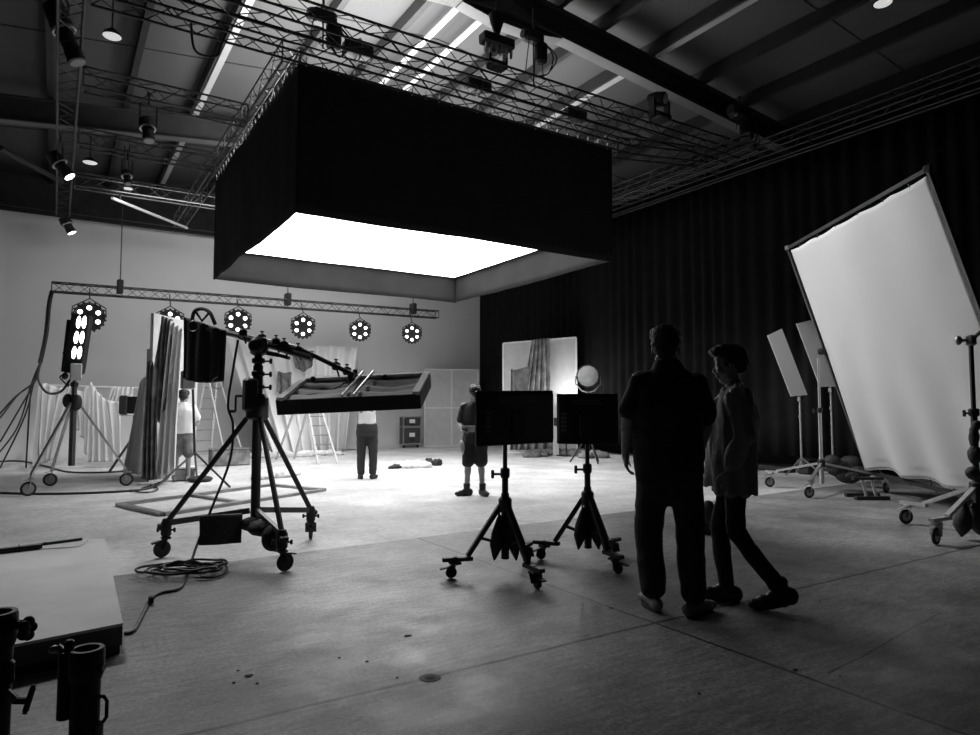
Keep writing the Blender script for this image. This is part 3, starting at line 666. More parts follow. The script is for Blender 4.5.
q = V(cx, cy, zt-.01)-RT*.034; MB().bar(q, q-RT*.014+V(0, 0, .012), .006).ell(q-RT*.018+V(0, 0, .008), (.010, .006, .006)).bar(q+RT*.005, q+RT*.015, .008).build('wing_screw', 'steel', t)
q = V(cx, cy, zt-.030)+RT*.025; MB().bar(q-RT*.004, q+RT*.004, .006, n=12).build('bolt', 'steel', t)
q = V(cx, cy, zt-.076)+RT*.022; MB().tube([q, q+RT*.008, q+RT*.013+V(0, 0, -.007), q+RT*.013+V(0, 0, -.032), q+RT*.008+V(0, 0, -.040), q+V(0, 0, -.040)], .003).build('handle', 'black', t)
q = V(cx, cy, zt-.13)+RT*.0235; MB().cbox(q, (.012, .02, .03), .003).build('lug', 'steel', t)
t, cx, cy, zt = fg_stand(-4, 612, 1.0, .025, 'black stand column with turned knobs at left frame edge')
q = V(cx, cy, zt-.018)+RT*.026; MB().bar(q, q+RT*.012, .007).build('knob_stem', 'black', t)
m = MB(); kk = q+RT*.017+V(0, 0, -.006)
for k in range(5): a = k*2*math.pi/5; m.ell(kk+RT*.003+FW*.009*math.cos(a)+V(0, 0, .010*math.sin(a)), (.008, .007, .008))
m.ell(kk, (.008, .011, .013)); m.build('star_knob', 'black', t)
q = V(cx, cy, zt-.125)+RT*.020; MB().bar(q+V(0, 0, .012), q+RT*.014, .006).build('screw_sleeve', 'steel', t)
MB().bar(q+RT*.012, q+RT*.030, .005).cbox(q+RT*.033+V(0, 0, .002), (.008, .010, .040), .004, Matrix.Rotation(.25, 3, 'Y')).build('tee_handle', 'black', t)
MB().cbox(V(cx, cy, zt-.085)+RT*.022, (.014, .02, .035), .004).build('collar', 'black', t)

# ------------------------------------------------------------------ two monitors on rolling stands
def monitor(label, standlabel, c, cas, corners, d, ang, baglabel, seed, kk=.05):
    t = rolling_stand(standlabel, c, cas, .55, .25, .145, .026, 'black', 1.05, .045, True, ang, .022, foot=.10)
    tl, tr, bl, br = corners; P = [FD(x, y, d+k) for (x, y), k in ((tl, kk), (tr, -kk), (br, -kk), (bl, kk))]
    ux = (P[1]-P[0]).normalized(); uz = V(0, 0, 1); uy = ux.cross(uz).normalized()   # uy points towards? check
    if uy.dot(FW) < 0: uy = -uy
    cen = sum(P, Vector())/4; W = (P[1]-P[0]).length; Hh = (P[0]-P[3]).length; rot = Matrix((ux, uy, uz)).transposed()
    k = thing('monitor', cen, label, 'monitor')
    MB().cbox(cen, (W, .035, Hh), .006, rot).build('screen_housing', 'screen', k)
    MB().cbox(cen-uy*.035, (W*.96, .03, Hh*.92), .012, rot).build('back_cover', 'screen', k)
    MB().box(cen+uy*.0185, (W*.95, .003, Hh*.92), rot).build('display', 'glass', k)
    m = MB(); m.box(cen-uy*.051+uz*Hh*.36-ux*W*.02, (W*.46, .002, .012), rot); m.box(cen-uy*.051+uz*Hh*.30, (W*.50, .002, .014), rot); m.build('printed_strip', 'label', k)
    m = MB()
    for i in range(5): m.box(cen-uy*.051-ux*W*.38+uz*(Hh*.1-.035*i), (.05, .003, .022), rot)
    m.build('socket_row', 'label', k)
    MB().cbox(cen-uy*.06-uz*Hh*.12, (.12, .02, .2), .006, rot).build('mount_plate', 'black', k)
    sandbag(V(c[0], c[1], .50)-FW*.03+V(0, 0, -.02), .21, .36, baglabel, -HD)
    return k
monitor('large black monitor seen from behind, left of the pair', 'black rolling stand under the left monitor', (3.06, 4.56), [(2.68, 4.7), (3.03, 4.12), (3.48, 4.85)], ((475.5, 391), (552, 390.5), (477, 446.5), (551.5, 442.5)), 5.42, (2.8, -1.6, .5), 'pair of black sandbag lobes hanging in the stand under left monitor', 1, -.17)
monitor('black monitor seen from behind, right of the pair beside the tall man', 'black rolling stand under the right monitor', (3.89, 4.52), [(3.67, 4.85), (3.84, 4.14), (4.25, 4.6)], ((556, 394), (617, 394), (558, 444), (619, 444)), 5.85, (2.8, -1.2, .5), 'pair of black sandbag lobes hanging in the stand under right monitor', 2)
q = FD(556, 455, 19.0); q.z = 0; t = thing('upright_board', q, 'narrow pale upright board seen in the gap between the two monitors', 'board')
MB().cbox((q.x, q.y, .875), (.17, .05, 1.75), .008, Matrix.Rotation(-HD, 3, 'Z')).build('board', 'flat', t); MB().cbox(V(q.x, q.y, .95)-FW*.05, (.12, .05, .22), .01, Matrix.Rotation(-HD, 3, 'Z')).build('clamp', 'black', t)
# ------------------------------------------------------------------ lamp column on rolling stand (left, far)
ct = (.25, 13.2)
rolling_stand('tall rolling stand with long tube legs holding the lamp column at the left', ct, [(-.28, 12.49), (-.01, 13.88), (1.03, 13.21)], 1.42, .5, .30, .04, 'silver', 2.0, .11, False, (3.4, 3, 0), .020, foot=0, mc='alu')
slump('sandbag', [(V(ct[0], ct[1], 1.45)-RT*.1, (.08, .08, .12)), (V(ct[0], ct[1], 1.42)+RT*.04, (.09, .09, .14))], 'dark bag strapped at the collar of the lamp column stand', 0)
t = thing('lamp_column', V(ct[0], ct[1], 1.9), 'tall slim bank of six lit lamps on left rolling stand', 'stage light')
a, b = FD(74, 372, 11.25), FD(82.5, 316, 11.25); ax = (b-a).normalized(); sd = ax.cross(FW).normalized()
rot = Matrix((sd, ax.cross(sd), ax)).transposed(); c0 = (a+b)/2
MB().cbox(c0, (.30, .16, (b-a).length+.05), .02, rot).build('housing', 'black', t)
rt = RT if sd.dot(RT) > 0 else -RT
for k in range(3):
    q = a.lerp(b, .34+.27*k)
    for j in (-1, 1): MB().ell(q+RT*(.05+.047*j)-FW*.08, (.034, .03, .105), Matrix.Rotation(.1, 3, 'Y')).build('lamp', 'lens', t)
    MB().cbox(q-RT*.19, (.09, .1, .03), .01).build('hinge', 'black', t)
MB().cbox(FD(76, 372, 11.1), (.17, .1, .28), .015).build('control_box', 'flat', t)
MB().rbar(FD(72, 320, 11.2), FD(66, 372, 11.2), .16, .02, FW).build('barn_door', 'black', t)
MB().bar(V(ct[0], ct[1], 1.9), FD(76, 378, 11.25), .03).build('spigot', 'steel', t)
k = MB(); k.tube(spline([FD(66, 374, 11.2), FD(60, 377, 11.2), FD(66, 384, 11.2)]), .012); k.ell(FD(65, 376, 11.2), (.05, .05, .06)); k.build('plug_lead', 'black', t)
# ------------------------------------------------------------------ small monitor on tripod
sm = G(133, 471); t = thing('tripod_stand', (sm.x, sm.y, 0), 'small black tripod stand beside the left white drapes', 'light stand')
dd = sm.dot(FW); q = FD(133, 415, dd)
MB().bar((sm.x, sm.y, .3), (sm.x, sm.y, q.z), .035).build('column', 'black', t)
for s_ in ((-.45, -.2), (.4, -.25), (.05, .5)): MB().bar((sm.x, sm.y, .75), (sm.x+s_[0], sm.y+s_[1], .02), .025).build('leg', 'black', t)
for z in (1.0, .85): MB().cbox((sm.x+.05, sm.y, z), (.12, .08, .06), .01).build('knob', 'black', t)
sandbag(V(sm.x+.12, sm.y-.2, .7), .34, .62, 'black sandbag hung on small tripod by the left drapes', -HD)
t = thing('small_monitor', FD(133, 406, dd-.1), 'small dark two-panel monitor on the tripod by the left drapes', 'monitor')
MB().cbox(FD(134, 405, dd-.1), (.62, .06, .36), .01, Matrix.Rotation(-HD, 3, 'Z')).build('housing', 'screen', t); MB().cbox(FD(123.5, 405, dd-.2), (.14, .06, .40), .01, Matrix.Rotation(-HD, 3, 'Z')).build('side_panel', 'rubber', t)
MB().cbox(FD(134, 415, dd-.1), (.62, .08, .03), .01, Matrix.Rotation(-HD, 3, 'Z')).build('tray', 'paper', t)
# ------------------------------------------------------------------ draped cloths
def interp(pts, u):
    n = len(pts)-1; s = u*n; i = min(int(s), n-1); f = s-i; a, b = pts[i], pts[i+1]; return (a[0]+(b[0]-a[0])*f, a[1]+(b[1]-a[1])*f)
def drape(name, top, bot, d, folds, amp, m, label, cat='cloth', nu=70, nv=26, seed=0, slope=0, sag_=0):
    def f(u, v):
        a = interp(top, u); b = interp(bot, u); x = a[0]+(b[0]-a[0])*v; y = a[1]+(b[1]-a[1])*v
        dd = d+slope*u
        p = FD(x, y, dd); p2 = p-FW*(amp*(.25+.75*v**.6)*(math.sin(u*folds*6.28+seed+1.2*math.sin(v*2.5+seed))+.5*noise.noise(V(u*folds, v*2, seed)))+amp*.5)
        if p2.z < .012: p2.z = .012+.008*abs(math.sin(u*31))
        return p2+V(0, 0, -sag_*math.sin(math.pi*u)*(1-v))
    o = MB().grid(f, nu, nv).build(name, m); solid(o, .01); return tag(o, label, cat)
D1 = 15.2
drape('hanging_cloth', [(41, 386), (47, 383), (60, 388), (73, 386)], [(36, 466), (46, 463), (48, 461), (53, 460)], D1, 4, .10, 'white', 'white cloth hanging from the line at far left beside the cables', seed=1)
drape('hanging_cloth', [(73, 388), (84, 392), (92, 382), (93, 383)], [(78, 428), (84, 437), (90, 462), (96, 462)], D1+.1, 4, .09, 'white', 'white cloth swag sweeping up to the pointed peak behind lamp column stand', seed=2)
drape('hanging_cloth', [(92, 382), (98, 391), (107, 400), (122, 402)], [(90, 462), (100, 462), (112, 462), (124, 461)], D1+.05, 5, .09, 'white', 'white cloth falling from the pointed peak to the floor behind small monitor', seed=3)
drape('hanging_cloth', [(112, 387), (120, 387), (134, 387)], [(107, 401), (118, 403), (133, 404)], D1+.3, 6, .05, 'white', 'pale ruched cloth strip above the small monitor', seed=4)
drape('hanging_cloth', [(140, 384), (144, 378), (148, 376)], [(124, 472), (132, 474), (146, 477)], 13.6, 3, .06, 'white', 'pale sheer cloth sweeping down left from the tall flats', seed=5)
t = thing('washing_line', FD(90, 388, D1+.15), 'thin pale rail behind the left white drapes', 'rail'); MB().bar(FD(41, 385.5, D1+.2), FD(140, 388.5, D1+.35), .03).build('rail', 'flat', t)
for x in (41, 139):
    q = FD(x, 386, D1+.25); MB().bar(q, (q.x, q.y, 0), .025).build('post', 'flat', t)
# tall flats
def flat_panel(name, pts, th, label, m='flat', rail=True, cat='flat'):
    """pts: world bottom-left, bottom-right, top-right, top-left"""
    a, b, c_, d_ = [Vector(p) for p in pts]; n = (b-a).cross(d_-a).normalized()
    if n.dot(FW) < 0: n = -n
    t = thing(name, a, label, cat); mm = MB(); quadbox(a, b, c_, d_, n*th, mm); mm.build('face', m, t, False)
    if rail:
        r = MB()
        for (p, q) in ((a, b), (b, c_), (c_, d_), (d_, a), (a.lerp(d_, .5), b.lerp(c_, .5)), (a.lerp(b, .5), d_.lerp(c_, .5))): r.rbar(p-n*.012, q-n*.012, .05, .02, n)
        r.build('frame', 'paper' if m == 'flat' else m, t, False)
    return t
a = G(149, 482); d0 = a.dot(FW); top = FD(149, 313, d0); bb = FD(195, 476, 13.9); bb.z = 0
flat_panel('scenery_flat', [(a.x, a.y, 0), bb, (bb.x, bb.y, top.z), (a.x, a.y, top.z)], .06, 'tall white flat behind the black flag bag', rail=False)
a2 = FD(143, 480, 13.3); a2.z = 0; b2 = FD(150, 480, 13.1); b2.z = 0; zt = FD(143, 349, 13.3).z
flat_panel('scenery_flat', [a2, b2, (b2.x, b2.y, zt), (a2.x, a2.y, zt)], .05, 'narrow shorter white flat edge left of the tall flat', rail=False)
drape('grey_drape', [(163, 316), (168, 318), (174, 320)], [(152, 408), (161, 424), (172, 398)], d0-.25, 3, .08, 'dirty', 'dark grey patterned drape hanging over top of tall white flat, upper one', seed=2)
drape('grey_drape', [(148, 363), (152, 360), (158, 370)], [(145, 478), (151, 480), (158, 479)], d0-.35, 3, .08, 'greycloth', 'dark drape falling to the floor at left edge of tall flat, lower one', seed=6)
drape('white_drape', [(172, 321), (178, 325), (184, 330)], [(157, 479), (166, 478), (176, 474)], d0-.3, 3, .08, 'white', 'white drape falling beside the grey one on tall flat', seed=7)
t = thing('glove_box', FD(186, 372, d0-.6), 'small box hanging behind the black flag bag', 'box'); MB().cbox(FD(188, 380, d0-.5), (.22, .2, .32), .02).build('case', 'steel', t)
# back cloth with swags
drape('backcloth', [(226, 331), (262, 342), (300, 346), (330, 346), (359, 347)], [(266, 455), (288, 455), (310, 454), (328, 452), (346, 451)], 19.3, 9, .16, 'white', 'large white draped backcloth behind the tray light', nu=140, seed=1, slope=1.7)
drape('backcloth', [(292, 352), (300, 350), (314, 351)], [(296, 368), (304, 372), (313, 366)], 19.8, 3, .05, 'greycloth', 'grey swag patch pinned on large backcloth', seed=2)
drape('backcloth', [(278, 371), (284, 373), (292, 372)], [(277, 392), (283, 396), (291, 391)], 19.6, 2, .04, 'greycloth', 'grey square patch low on large backcloth, left one', seed=3)
t = flat_panel('backing_flat', [FD(340, 449, 21.6), FD(357.5, 449, 21.6), FD(357.5, 347, 21.6), FD(340, 347, 21.6)], .05, 'pale upright board at the right edge of the backcloth', rail=False)
# cloth piled on the floor along the backcloth
def pile(name, pts, label, m='white', h=.12, seed=0, cat='cloth', n=14, w=.3):
    mm = MB(); rn = random.Random(seed)
    for i in range(n):
        q = interp(pts, i/(n-1)); p = G(*q); mm.ell(p+V(rn.uniform(-.1, .1), rn.uniform(-.1, .1), h*.35), (rn.uniform(.5, 1)*w, rn.uniform(.4, .9)*w, rn.uniform(.5, 1)*h))
    mm.box(G(*interp(pts, .5))+V(0, 0, -.2), (.1, .1, .1))
    o = mm.build(name, m); bake(o, .03, 2, lambda c: .05*noise.noise(c*7)+.035*noise.noise(c*16))
    for v in o.data.vertices: v.co.z = max(v.co.z, .002)
    return tag(o, label, cat)
pile('crumpled_cloth', [(250, 458), (290, 457), (340, 455)], 'crumpled white cloth heaped along the foot of the backcloth', n=22)
pile('crumpled_cloth', [(262, 479), (280, 477), (290, 476)], 'small crumpled grey cloth heap on floor behind the crank stand', 'traycloth', .12, 3, n=8, w=.22)
pile('crumpled_cloth', [(401, 468), (412, 467), (426, 468)], 'crumpled white cloth heap on the floor left of the man in cap', 'traycloth', .11, 5, n=26, w=.17)
pile('dark_bag', [(427, 466), (432, 465), (436, 466)], 'small dark bag at the right end of white heap', 'bag', .15, 6, n=5, w=.12, cat='bag')
pile('dark_bag', [(396, 469), (399, 468)], 'flat dark bag at the left end of white heap', 'bag', .07, 8, n=4, w=.12, cat='bag')
pile('crumpled_cloth', [(532, 457), (548, 455), (565, 455), (580, 456)], 'dark cloth heap on the floor behind the two monitors', 'greycloth', .16, 7, n=14, w=.4)
pile('crumpled_cloth', [(585, 458), (597, 457), (603, 458)], 'pale patterned cloth heap behind the right monitor', 'dirty', .16, 9, n=8, w=.3)
# ladders
def ladder(label, foot1, foot2, apex, wd, dirv, name='step_ladder'):
    f1, f2, ap = Vector(foot1), Vector(foot2), Vector(apex); dv = Vector(dirv).normalized()*wd/2
    t = thing(name, (f1+f2)/2, label, 'ladder')
    for (f_, k) in ((f1, 1), (f2, 1)):
        for s_ in (-1, 1): MB().rbar(f_+dv*s_*1.3, ap+dv*s_*.7, .05, .03).build('rail', 'flat', t)
    for i in range(1, 8):
        q = f1.lerp(ap, i/8.5); MB().rbar(q-dv*(1.3-.6*i/8.5), q+dv*(1.3-.6*i/8.5), .04, .025).build('rung', 'steel', t)
    MB().cbox(ap, (.2, .2, .05), .01).build('top_cap', 'flat', t); return t
q1, q2 = G(200, 462), G(236, 462); ladder('pale folding ladder below the black flag bag', q1, q2, FD(212, 372, (q1.dot(FW)+q2.dot(FW))/2), .5, FW+RT*.4)
q1, q2 = G(328, 464), G(285, 459); ladder('pale folding ladder below the tray light in front of backcloth', q1, q2, FD(309, 385, (q1.dot(FW)+q2.dot(FW))/2), .35, RT+FW*.4)
# grip stand by the tall flat
q = G(194, 484); dq = q.dot(FW); t = thing('grip_stand', (q.x, q.y, 0), 'dark three-legged grip stand in front of man in white at left', 'light stand')
MB().bar((q.x, q.y, .5), FD(192.5, 372, dq), .022).build('column', 'black', t)
for (x, y) in ((156, 487), (230, 487), (197, 478)): MB().bar((q.x, q.y, .55), G(x, y, .02), .018).build('leg', 'alu', t)
p = G(200, 482); t = thing('floor_pad', p, 'low dark bag on floor under the left grip stand', 'bag'); o = MB().ell(p+V(0, 0, .05), (.22, .14, .07)).build('pad', 'bag', t)
p = G(184, 481); t = thing('crate', p, 'small low crate behind the left grip stand', 'crate')
MB().cbox(p+V(0, .1, .12), (.36, .3, .2), .01).build('crate_body', 'steel', t); MB().cbox(p+V(0, .1, .24), (.4, .34, .03), .005).build('lid', 'paper', t)
p = G(231, 466); t = thing('equipment_trunk', p, 'long low grey trunk by the back wall behind crank stand', 'trunk')
MB().cbox(p+V(0, .2, .19), (.85, .4, .36), .02).build('trunk_body', 'dirty', t); MB().cbox(p+V(0, .2, .385), (.87, .42, .03), .01).build('lid', 'steel', t)
c = MB().tube(spline([G(0, 493, .015), G(40, 494, .015), G(90, 493, .015), G(128, 491, .015), G(150, 488, .015), G(165, 480, .02), G(186, 462, .05)]), .02).build('floor_cable', 'cable'); tag(c, 'dark cable running over the white floor at far left', 'cable')
c = MB().tube(spline([G(130, 490, .02), G(138, 492, .02), G(150, 492, .02), G(158, 489, .02), G(150, 486, .02), G(142, 488, .02), G(160, 482, .02), G(175, 473, .02)]), .012).build('floor_cable', 'cable'); tag(c, 'small loop of cable on the floor before the tall flat', 'cable')
c = MB().tube(spline([G(-10, 462, .02), G(20, 461, .02), G(45, 466, .02), G(70, 472, .02), G(110, 472, .02), G(132, 470, .02)]), .02).build('floor_cable', 'cable'); tag(c, 'dark cable along the foot of the back wall at far left', 'cable')
# frames lying on floor
def floor_frame(label, pts, w=.10, h=.04, bars=(), z0=.0):
    P = [G(x, y) for x, y in pts]; t = thing('floor_frame', P[0], label, 'frame'); n = len(P)
    for i in range(n):
        a, b = P[i], P[(i+1) % n]; MB().rbar(a+V(0, 0, z0+h/2), b+V(0, 0, z0+h/2), w, h).build('bar', 'steel', t)
    for (i, j, u) in bars:
        a = P[i].lerp(P[(i+1) % n], u); b = P[j].lerp(P[(j+1) % n], 1-u); MB().rbar(a+V(0, 0, z0+h/2), b+V(0, 0, z0+h/2), w*.8, h*.9).build('crossbar', 'steel', t)
    return t
floor_frame('large grey frame lying on the white floor behind crank stand', [(119, 506), (163, 516), (324, 491), (272, 486)], bars=((1, 3, .42),))
# cable board on far side
# ------------------------------------------------------------------ road cases
p = G(412, 448); t = thing('road_case', (p.x, p.y, 0), 'dark road case by back wall, lower of two', 'case')
def rcase(t, p, z0, w, h, d=.3):
    q = Matrix.Rotation(0, 3, 'Z'); MB().box(p+V(0, d/2, z0+h/2), (w-.02, d, h-.02)).build('case_body', 'case', t, False)
    e = MB()
    for sx in (-1, 1):
        for sz in (0, 1): e.box(p+V(sx*(w/2-.02), -.004, z0+(h-.04)*sz+.02), (.06, .03, .06))
        e.box(p+V(sx*(w/2-.015), 0, z0+h/2), (.035, .02, h))
    for sz in (0, 1): e.box(p+V(0, 0, z0+.015+(h-.03)*sz), (w, .02, .035))
    e.build('edge_trim', 'silver', t, False)
    MB().box(p+V(0, -.005, z0+h*.55), (.2, .01, .13)).build('label', 'paper', t, False)
    MB().box(p+V(0, -.012, z0+h*.25), (.16, .01, .06)).build('handle', 'black', t, False)
rcase(t, p, .12, .66, .58)
for s_ in (-1, 1): MB().lathe(p+V(s_*.25, .1, .05), (1, 0, 0), [(-.02, .05), (.02, .05)], 12).build('wheel', 'rubber', t)
t = thing('road_case', (p.x, p.y, .7), 'dark road case by back wall, stacked on top', 'case'); rcase(t, p, .705, .66, .34)
# pale double panel at back right corner
q = [FD(424.5, 446, 23.4), FD(478, 446, 24.0), FD(478, 370, 24.0), FD(424.5, 369.5, 23.4)]
for p in q[:2]: p.z = .01
q[3].x, q[3].y = q[0].x, q[0].y; q[2].x, q[2].y = q[1].x, q[1].y
flat_panel('scenery_flat', q, .05, 'wide pale framed panel leaning by the back right corner', 'flat')
# flat with drape before the curtain
q = [FD(503.5, 450, 20.2), FD(577, 450, 19.6), FD(577, 337.5, 19.6), FD(503.5, 343.5, 20.2)]
for p in q[:2]: p.z = .01
q[3].x, q[3].y = q[0].x, q[0].y; q[2].x, q[2].y = q[1].x, q[1].y
flat_panel('scenery_flat', q, .06, 'pale framed flat with draped cloth before black curtain', 'flat')
drape('patterned_drape', [(532, 340), (540, 339), (549, 338)], [(512, 450), (530, 450), (552, 450)], 19.5, 5, .09, 'dirty', 'grey patterned cloth thrown over the top of framed flat', seed=3)
drape('patterned_drape', [(511, 369), (515, 370), (530, 366)], [(510, 450), (514, 450), (520, 450)], 19.4, 2, .06, 'greycloth', 'darker grey cloth bunched at left side of framed flat', seed=8)
# round fresnel fixture on stand
q = FD(588, 376, 16.5); t = thing('round_spotlight', (q.x, q.y, 0), 'round spotlight with pale diffusion on a stand beside framed flat', 'spotlight')
nn_ = (-FW-RT*.25+V(0, 0, -.05)).normalized()
MB().lathe(q-nn_*.30, nn_, [(0, .08), (.04, .18), (.2, .24), (.3, .27), (.33, .27)], 24).build('housing', 'black', t)
MB().lathe(q+nn_*.03, nn_, [(0, .262), (.03, .255), (.07, .18), (.085, .08), (.087, .01)], 12).build('diffusion', 'diffoff', t)
MB().torus(q+nn_*.05, nn_, .265, .018, 28, 6).build('rim', 'black', t)
MB().tube([q+RT*.30, q+RT*.30+V(0, 0, -.2), q+RT*.15+V(0, 0, -.36), q+V(0, 0, -.40), q-RT*.15+V(0, 0, -.36), q-RT*.30+V(0, 0, -.2), q-RT*.30], .02).build('yoke', 'silver', t)
MB().bar((q.x, q.y, .3), (q.x, q.y, q.z-.4), .03).build('column', 'black', t)
for k in range(3): a = k*2.1+.3; MB().bar((q.x, q.y, .7), (q.x+.45*math.cos(a), q.y+.45*math.sin(a), .02), .02).build('leg', 'black', t)
# floor lamp low at the foot of the framed flat (hidden by monitors, gives the glow)
q = FD(566, 405, 18.9); t = thing('work_lamp', (q.x, q.y, 0), 'bright lamp glowing behind the monitors at foot of framed flat', 'lamp')
MB().lathe(q, (RT*.3+FW).normalized(), [(0, .10), (.1, .12), (.16, .12)], 16).build('reflector', 'black', t)
MB().bar((q.x, q.y, .02), (q.x, q.y, q.z), .02).cbox((q.x, q.y, .02), (.4, .4, .03), .005).build('stem', 'black', t)
# ------------------------------------------------------------------ right: reflector boards and textile frame
def board(label, corners, d, px, py, slabel, slope=0, th=.02):
    P = [FD(x, y, d+slope*i) for i, (x, y) in enumerate(corners)]   # tl,tr,br,bl
    t = thing('reflector_board', P[3], label, 'reflector')
    n = (P[1]-P[0]).cross(P[3]-P[0]).normalized(); 
    if n.dot(FW) < 0: n = -n
    m = MB(); quadbox(*P, n*th, m); m.build('board', 'silk', t, False)
    c_ = sum(P, Vector())/4; MB().bar(c_+n*.03, (P[2]+P[3])/2+n*.03, .015).cbox(c_+n*.035, (.08, .03, .08), .01).build('bracket', 'black', t)
    q = FD(px, py, d+.1); bq = V(q.x, q.y, 0); s = thing('board_stand', bq, slabel, 'light stand')
    MB().bar(V(q.x, q.y, .2), q+V(0, 0, .1), .022).build('column', 'silver', s); MB().cbox(q, (.08, .08, .1), .01).build('grip_head', 'steel', s); MB().cbox(q-V(0, 0, .35), (.06, .06, .08), .01).build('clamp', 'steel', s)
    for k in range(3): a = k*2.1+.8; MB().bar((q.x, q.y, .35), (q.x+.4*math.cos(a), q.y+.4*math.sin(a), .02), .016).build('leg', 'silver', s)
board('slim white tilted reflector board nearest the black curtain', [(767.5, 335.5), (782, 328.7), (807.5, 395), (791, 396.5)], 13.4, 800, 399, 'thin silver stand under the slim reflector board')
board('pale reflector board partly hidden behind the large textile frame', [(796.4, 323.6), (820, 318), (846, 386), (820, 387)], 13.0, 831, 390, 'thin silver stand under the half hidden reflector board')
Ls, Rs = V(10.28, 6.30, 0), V(8.09, 3.26, 0)
rolling_stand('silver rolling stand at the left side of large textile frame', (Ls.x, Ls.y), [(10.22, 7.16), (9.47, 5.98), (11.0, 5.7)], .45, .25, .26, .028, 'silver', 2.12, .085, False, (2.6, 2.8, 0), .022, foot=.1)
rolling_stand('dark rolling stand with silver legs at the right side of large textile frame', (Rs.x, Rs.y), [(8.3, 4.05), (7.30, 3.30), (8.75, 2.6)], .50, .3, .24, .034, 'silver', 2.05, .085, False, (2.7, 3.2, 0), .024, foot=.2, mc='black')
# black wraps, bags on the right stand
slump('wrapped_bag', [(FD(974, 437, 7.0), (.05, .05, .12)), (FD(975, 455, 7.0), (.07, .07, .1)), (FD(973, 473, 7.0), (.08, .07, .07)), (FD(977, 425, 7.0), (.06, .05, .05))], 'black cloth wrapped around the right textile frame stand', 0, cat='bag')
sandbag(FD(969, 503, 7.0), .34, .34, 'black sandbag at the foot of right textile frame stand', -HD+.4)
MBs = MB(); 
t = thing('textile_frame', (Ls+Rs)/2, 'very large white textile stretched on tilted square aluminium frame at right', 'reflector')
TLc, TRc = FD(788, 248, 10.9), FD(928, 169, 7.35); dv = (TRc-TLc); dv.z = 0; dv.normalize(); n_ = V(dv.y, -dv.x, 0).normalized()
if n_.x > 0: n_ = -n_
tl = R(18); e = V(0, 0, math.cos(tl))+n_*math.sin(tl)
BLc, BRc = TLc-e*3.80, TRc-e*4.02
Lp, Rp = TLc-e*1.78, TRc-e*1.84; zl, zr = Lp.z, Rp.z
Nf = dv.cross(e).normalized()
if Nf.dot(FW) < 0: Nf = -Nf     # away from camera
for (a, b) in ((TLc, TRc), (TRc, BRc), (BRc, BLc), (BLc, TLc)): MB().rbar(a, b, .045, .045, Nf).build('frame_tube', 'alu', t, False)
def tex(u, v):
    s = .04; uu = s*.5+u*(1-s*1.0); vv = .018+v*.965
    ed = 0
    p = TLc.lerp(TRc, uu).lerp(BLc.lerp(BRc, uu), vv)
    k = .018*math.sin(u*math.pi*6)*(v*v)+.05*math.sin(math.pi*u)*math.sin(math.pi*v)
    k += .10*v*math.sin(u*22+v*1.5)*max(0, v-.35)+.015*math.sin(u*5*math.pi)*(1-v)
    p = p+Nf*k
    if v < .04: p = p-e*.018*abs(math.sin(u*math.pi*5))
    if v > .96: p = p+e*.04*abs(math.sin(u*math.pi*4))
    return p
o = MB().grid(tex, 80, 80).build('textile', 'silk', t); solid(o, .006)
hem = MB()
for (f0, f1, fix, ax_) in ((0, 1, 0, 'u'), (0, 1, 1, 'u'), (0, 1, 0, 'v'), (0, 1, 1, 'v')):
    hem.tube([(tex(k/40, fix) if ax_ == 'u' else tex(fix, k/40))-Nf*.012 for k in range(41)], .016, 5)
hem.build('hem', 'paper', t)
for i in range(6):
    u = (i+.5)/6
    for (fa, fb) in ((tex(u, 0), TLc.lerp(TRc, .045+u*.925)), (tex(u, 1), BLc.lerp(BRc, .045+u*.925)), (tex(0, u), TLc.lerp(BLc, .03+.94*u)), (tex(1, u), TRc.lerp(BRc, .03+.94*u))):
        tie = MB(); tie.bar(fa, fb, .008, n=5); tie.bar(fb, fb-e*.08+dv*.01-Nf*.04, .006, n=5); tie.build('tie', 'black', t)
for p in (TLc, TRc, BLc, BRc): MB().cbox(p, (.08, .08, .08), .01).build('corner_joint', 'alu', t)
m = MB(); m.bar(Lp, V(Ls.x, Ls.y, zl), .02).cbox((Lp+V(Ls.x, Ls.y, zl))/2, (.1, .1, .1), .02); m.build('pivot_clamp', 'black', t)
m = MB(); tp = V(Rs.x, Rs.y, 2.04); m.bar(Rp, tp, .02).cbox(tp, (.09, .09, .12), .02).bar(tp, tp-RT*.12, .018).ell(tp-RT*.13, (.035, .035, .05)); m.build('pivot_clamp', 'steel', t)
# sandbags & bits behind frame
slump('sandbag', [(FD(838, 468, 11.0), (.16, .2, .14)), (FD(848, 476, 10.9), (.16, .2, .12)), (FD(832, 462, 11), (.12, .14, .12))], 'dark heap of sandbag on the foot of left textile stand', 0)
slump('sandbag', [(FD(851, 463, 11.6), (.12, .2, .13)), (FD(859, 472, 11.5), (.14, .2, .12))], 'dark sandbag lying behind lower left corner of textile frame', 0)
q = G(872, 500); t = thing('low_base', (q.x, q.y, 0), 'low dark steel base standing under the textile frame', 'stand base')
MB().rbar(q-RT*.24+V(0, 0, .03), q+RT*.24+V(0, 0, .03), .09, .05).build('foot_bar', 'black', t); MB().rbar(q-RT*.2+FW*.35+V(0, 0, .03), q+RT*.3+FW*.35+V(0, 0, .03), .08, .05).build('foot_bar', 'black', t)
for s_ in (-.08, .06): MB().bar(q+RT*s_+V(0, 0, .05), q+RT*s_+FW*.1+V(0, 0, .30), .022).build('post', 'steel', t)
MB().rbar(q-RT*.22+FW*.1+V(0, 0, .30), q+RT*.22+FW*.1+V(0, 0, .30), .07, .04).build('cross_bar', 'black', t)
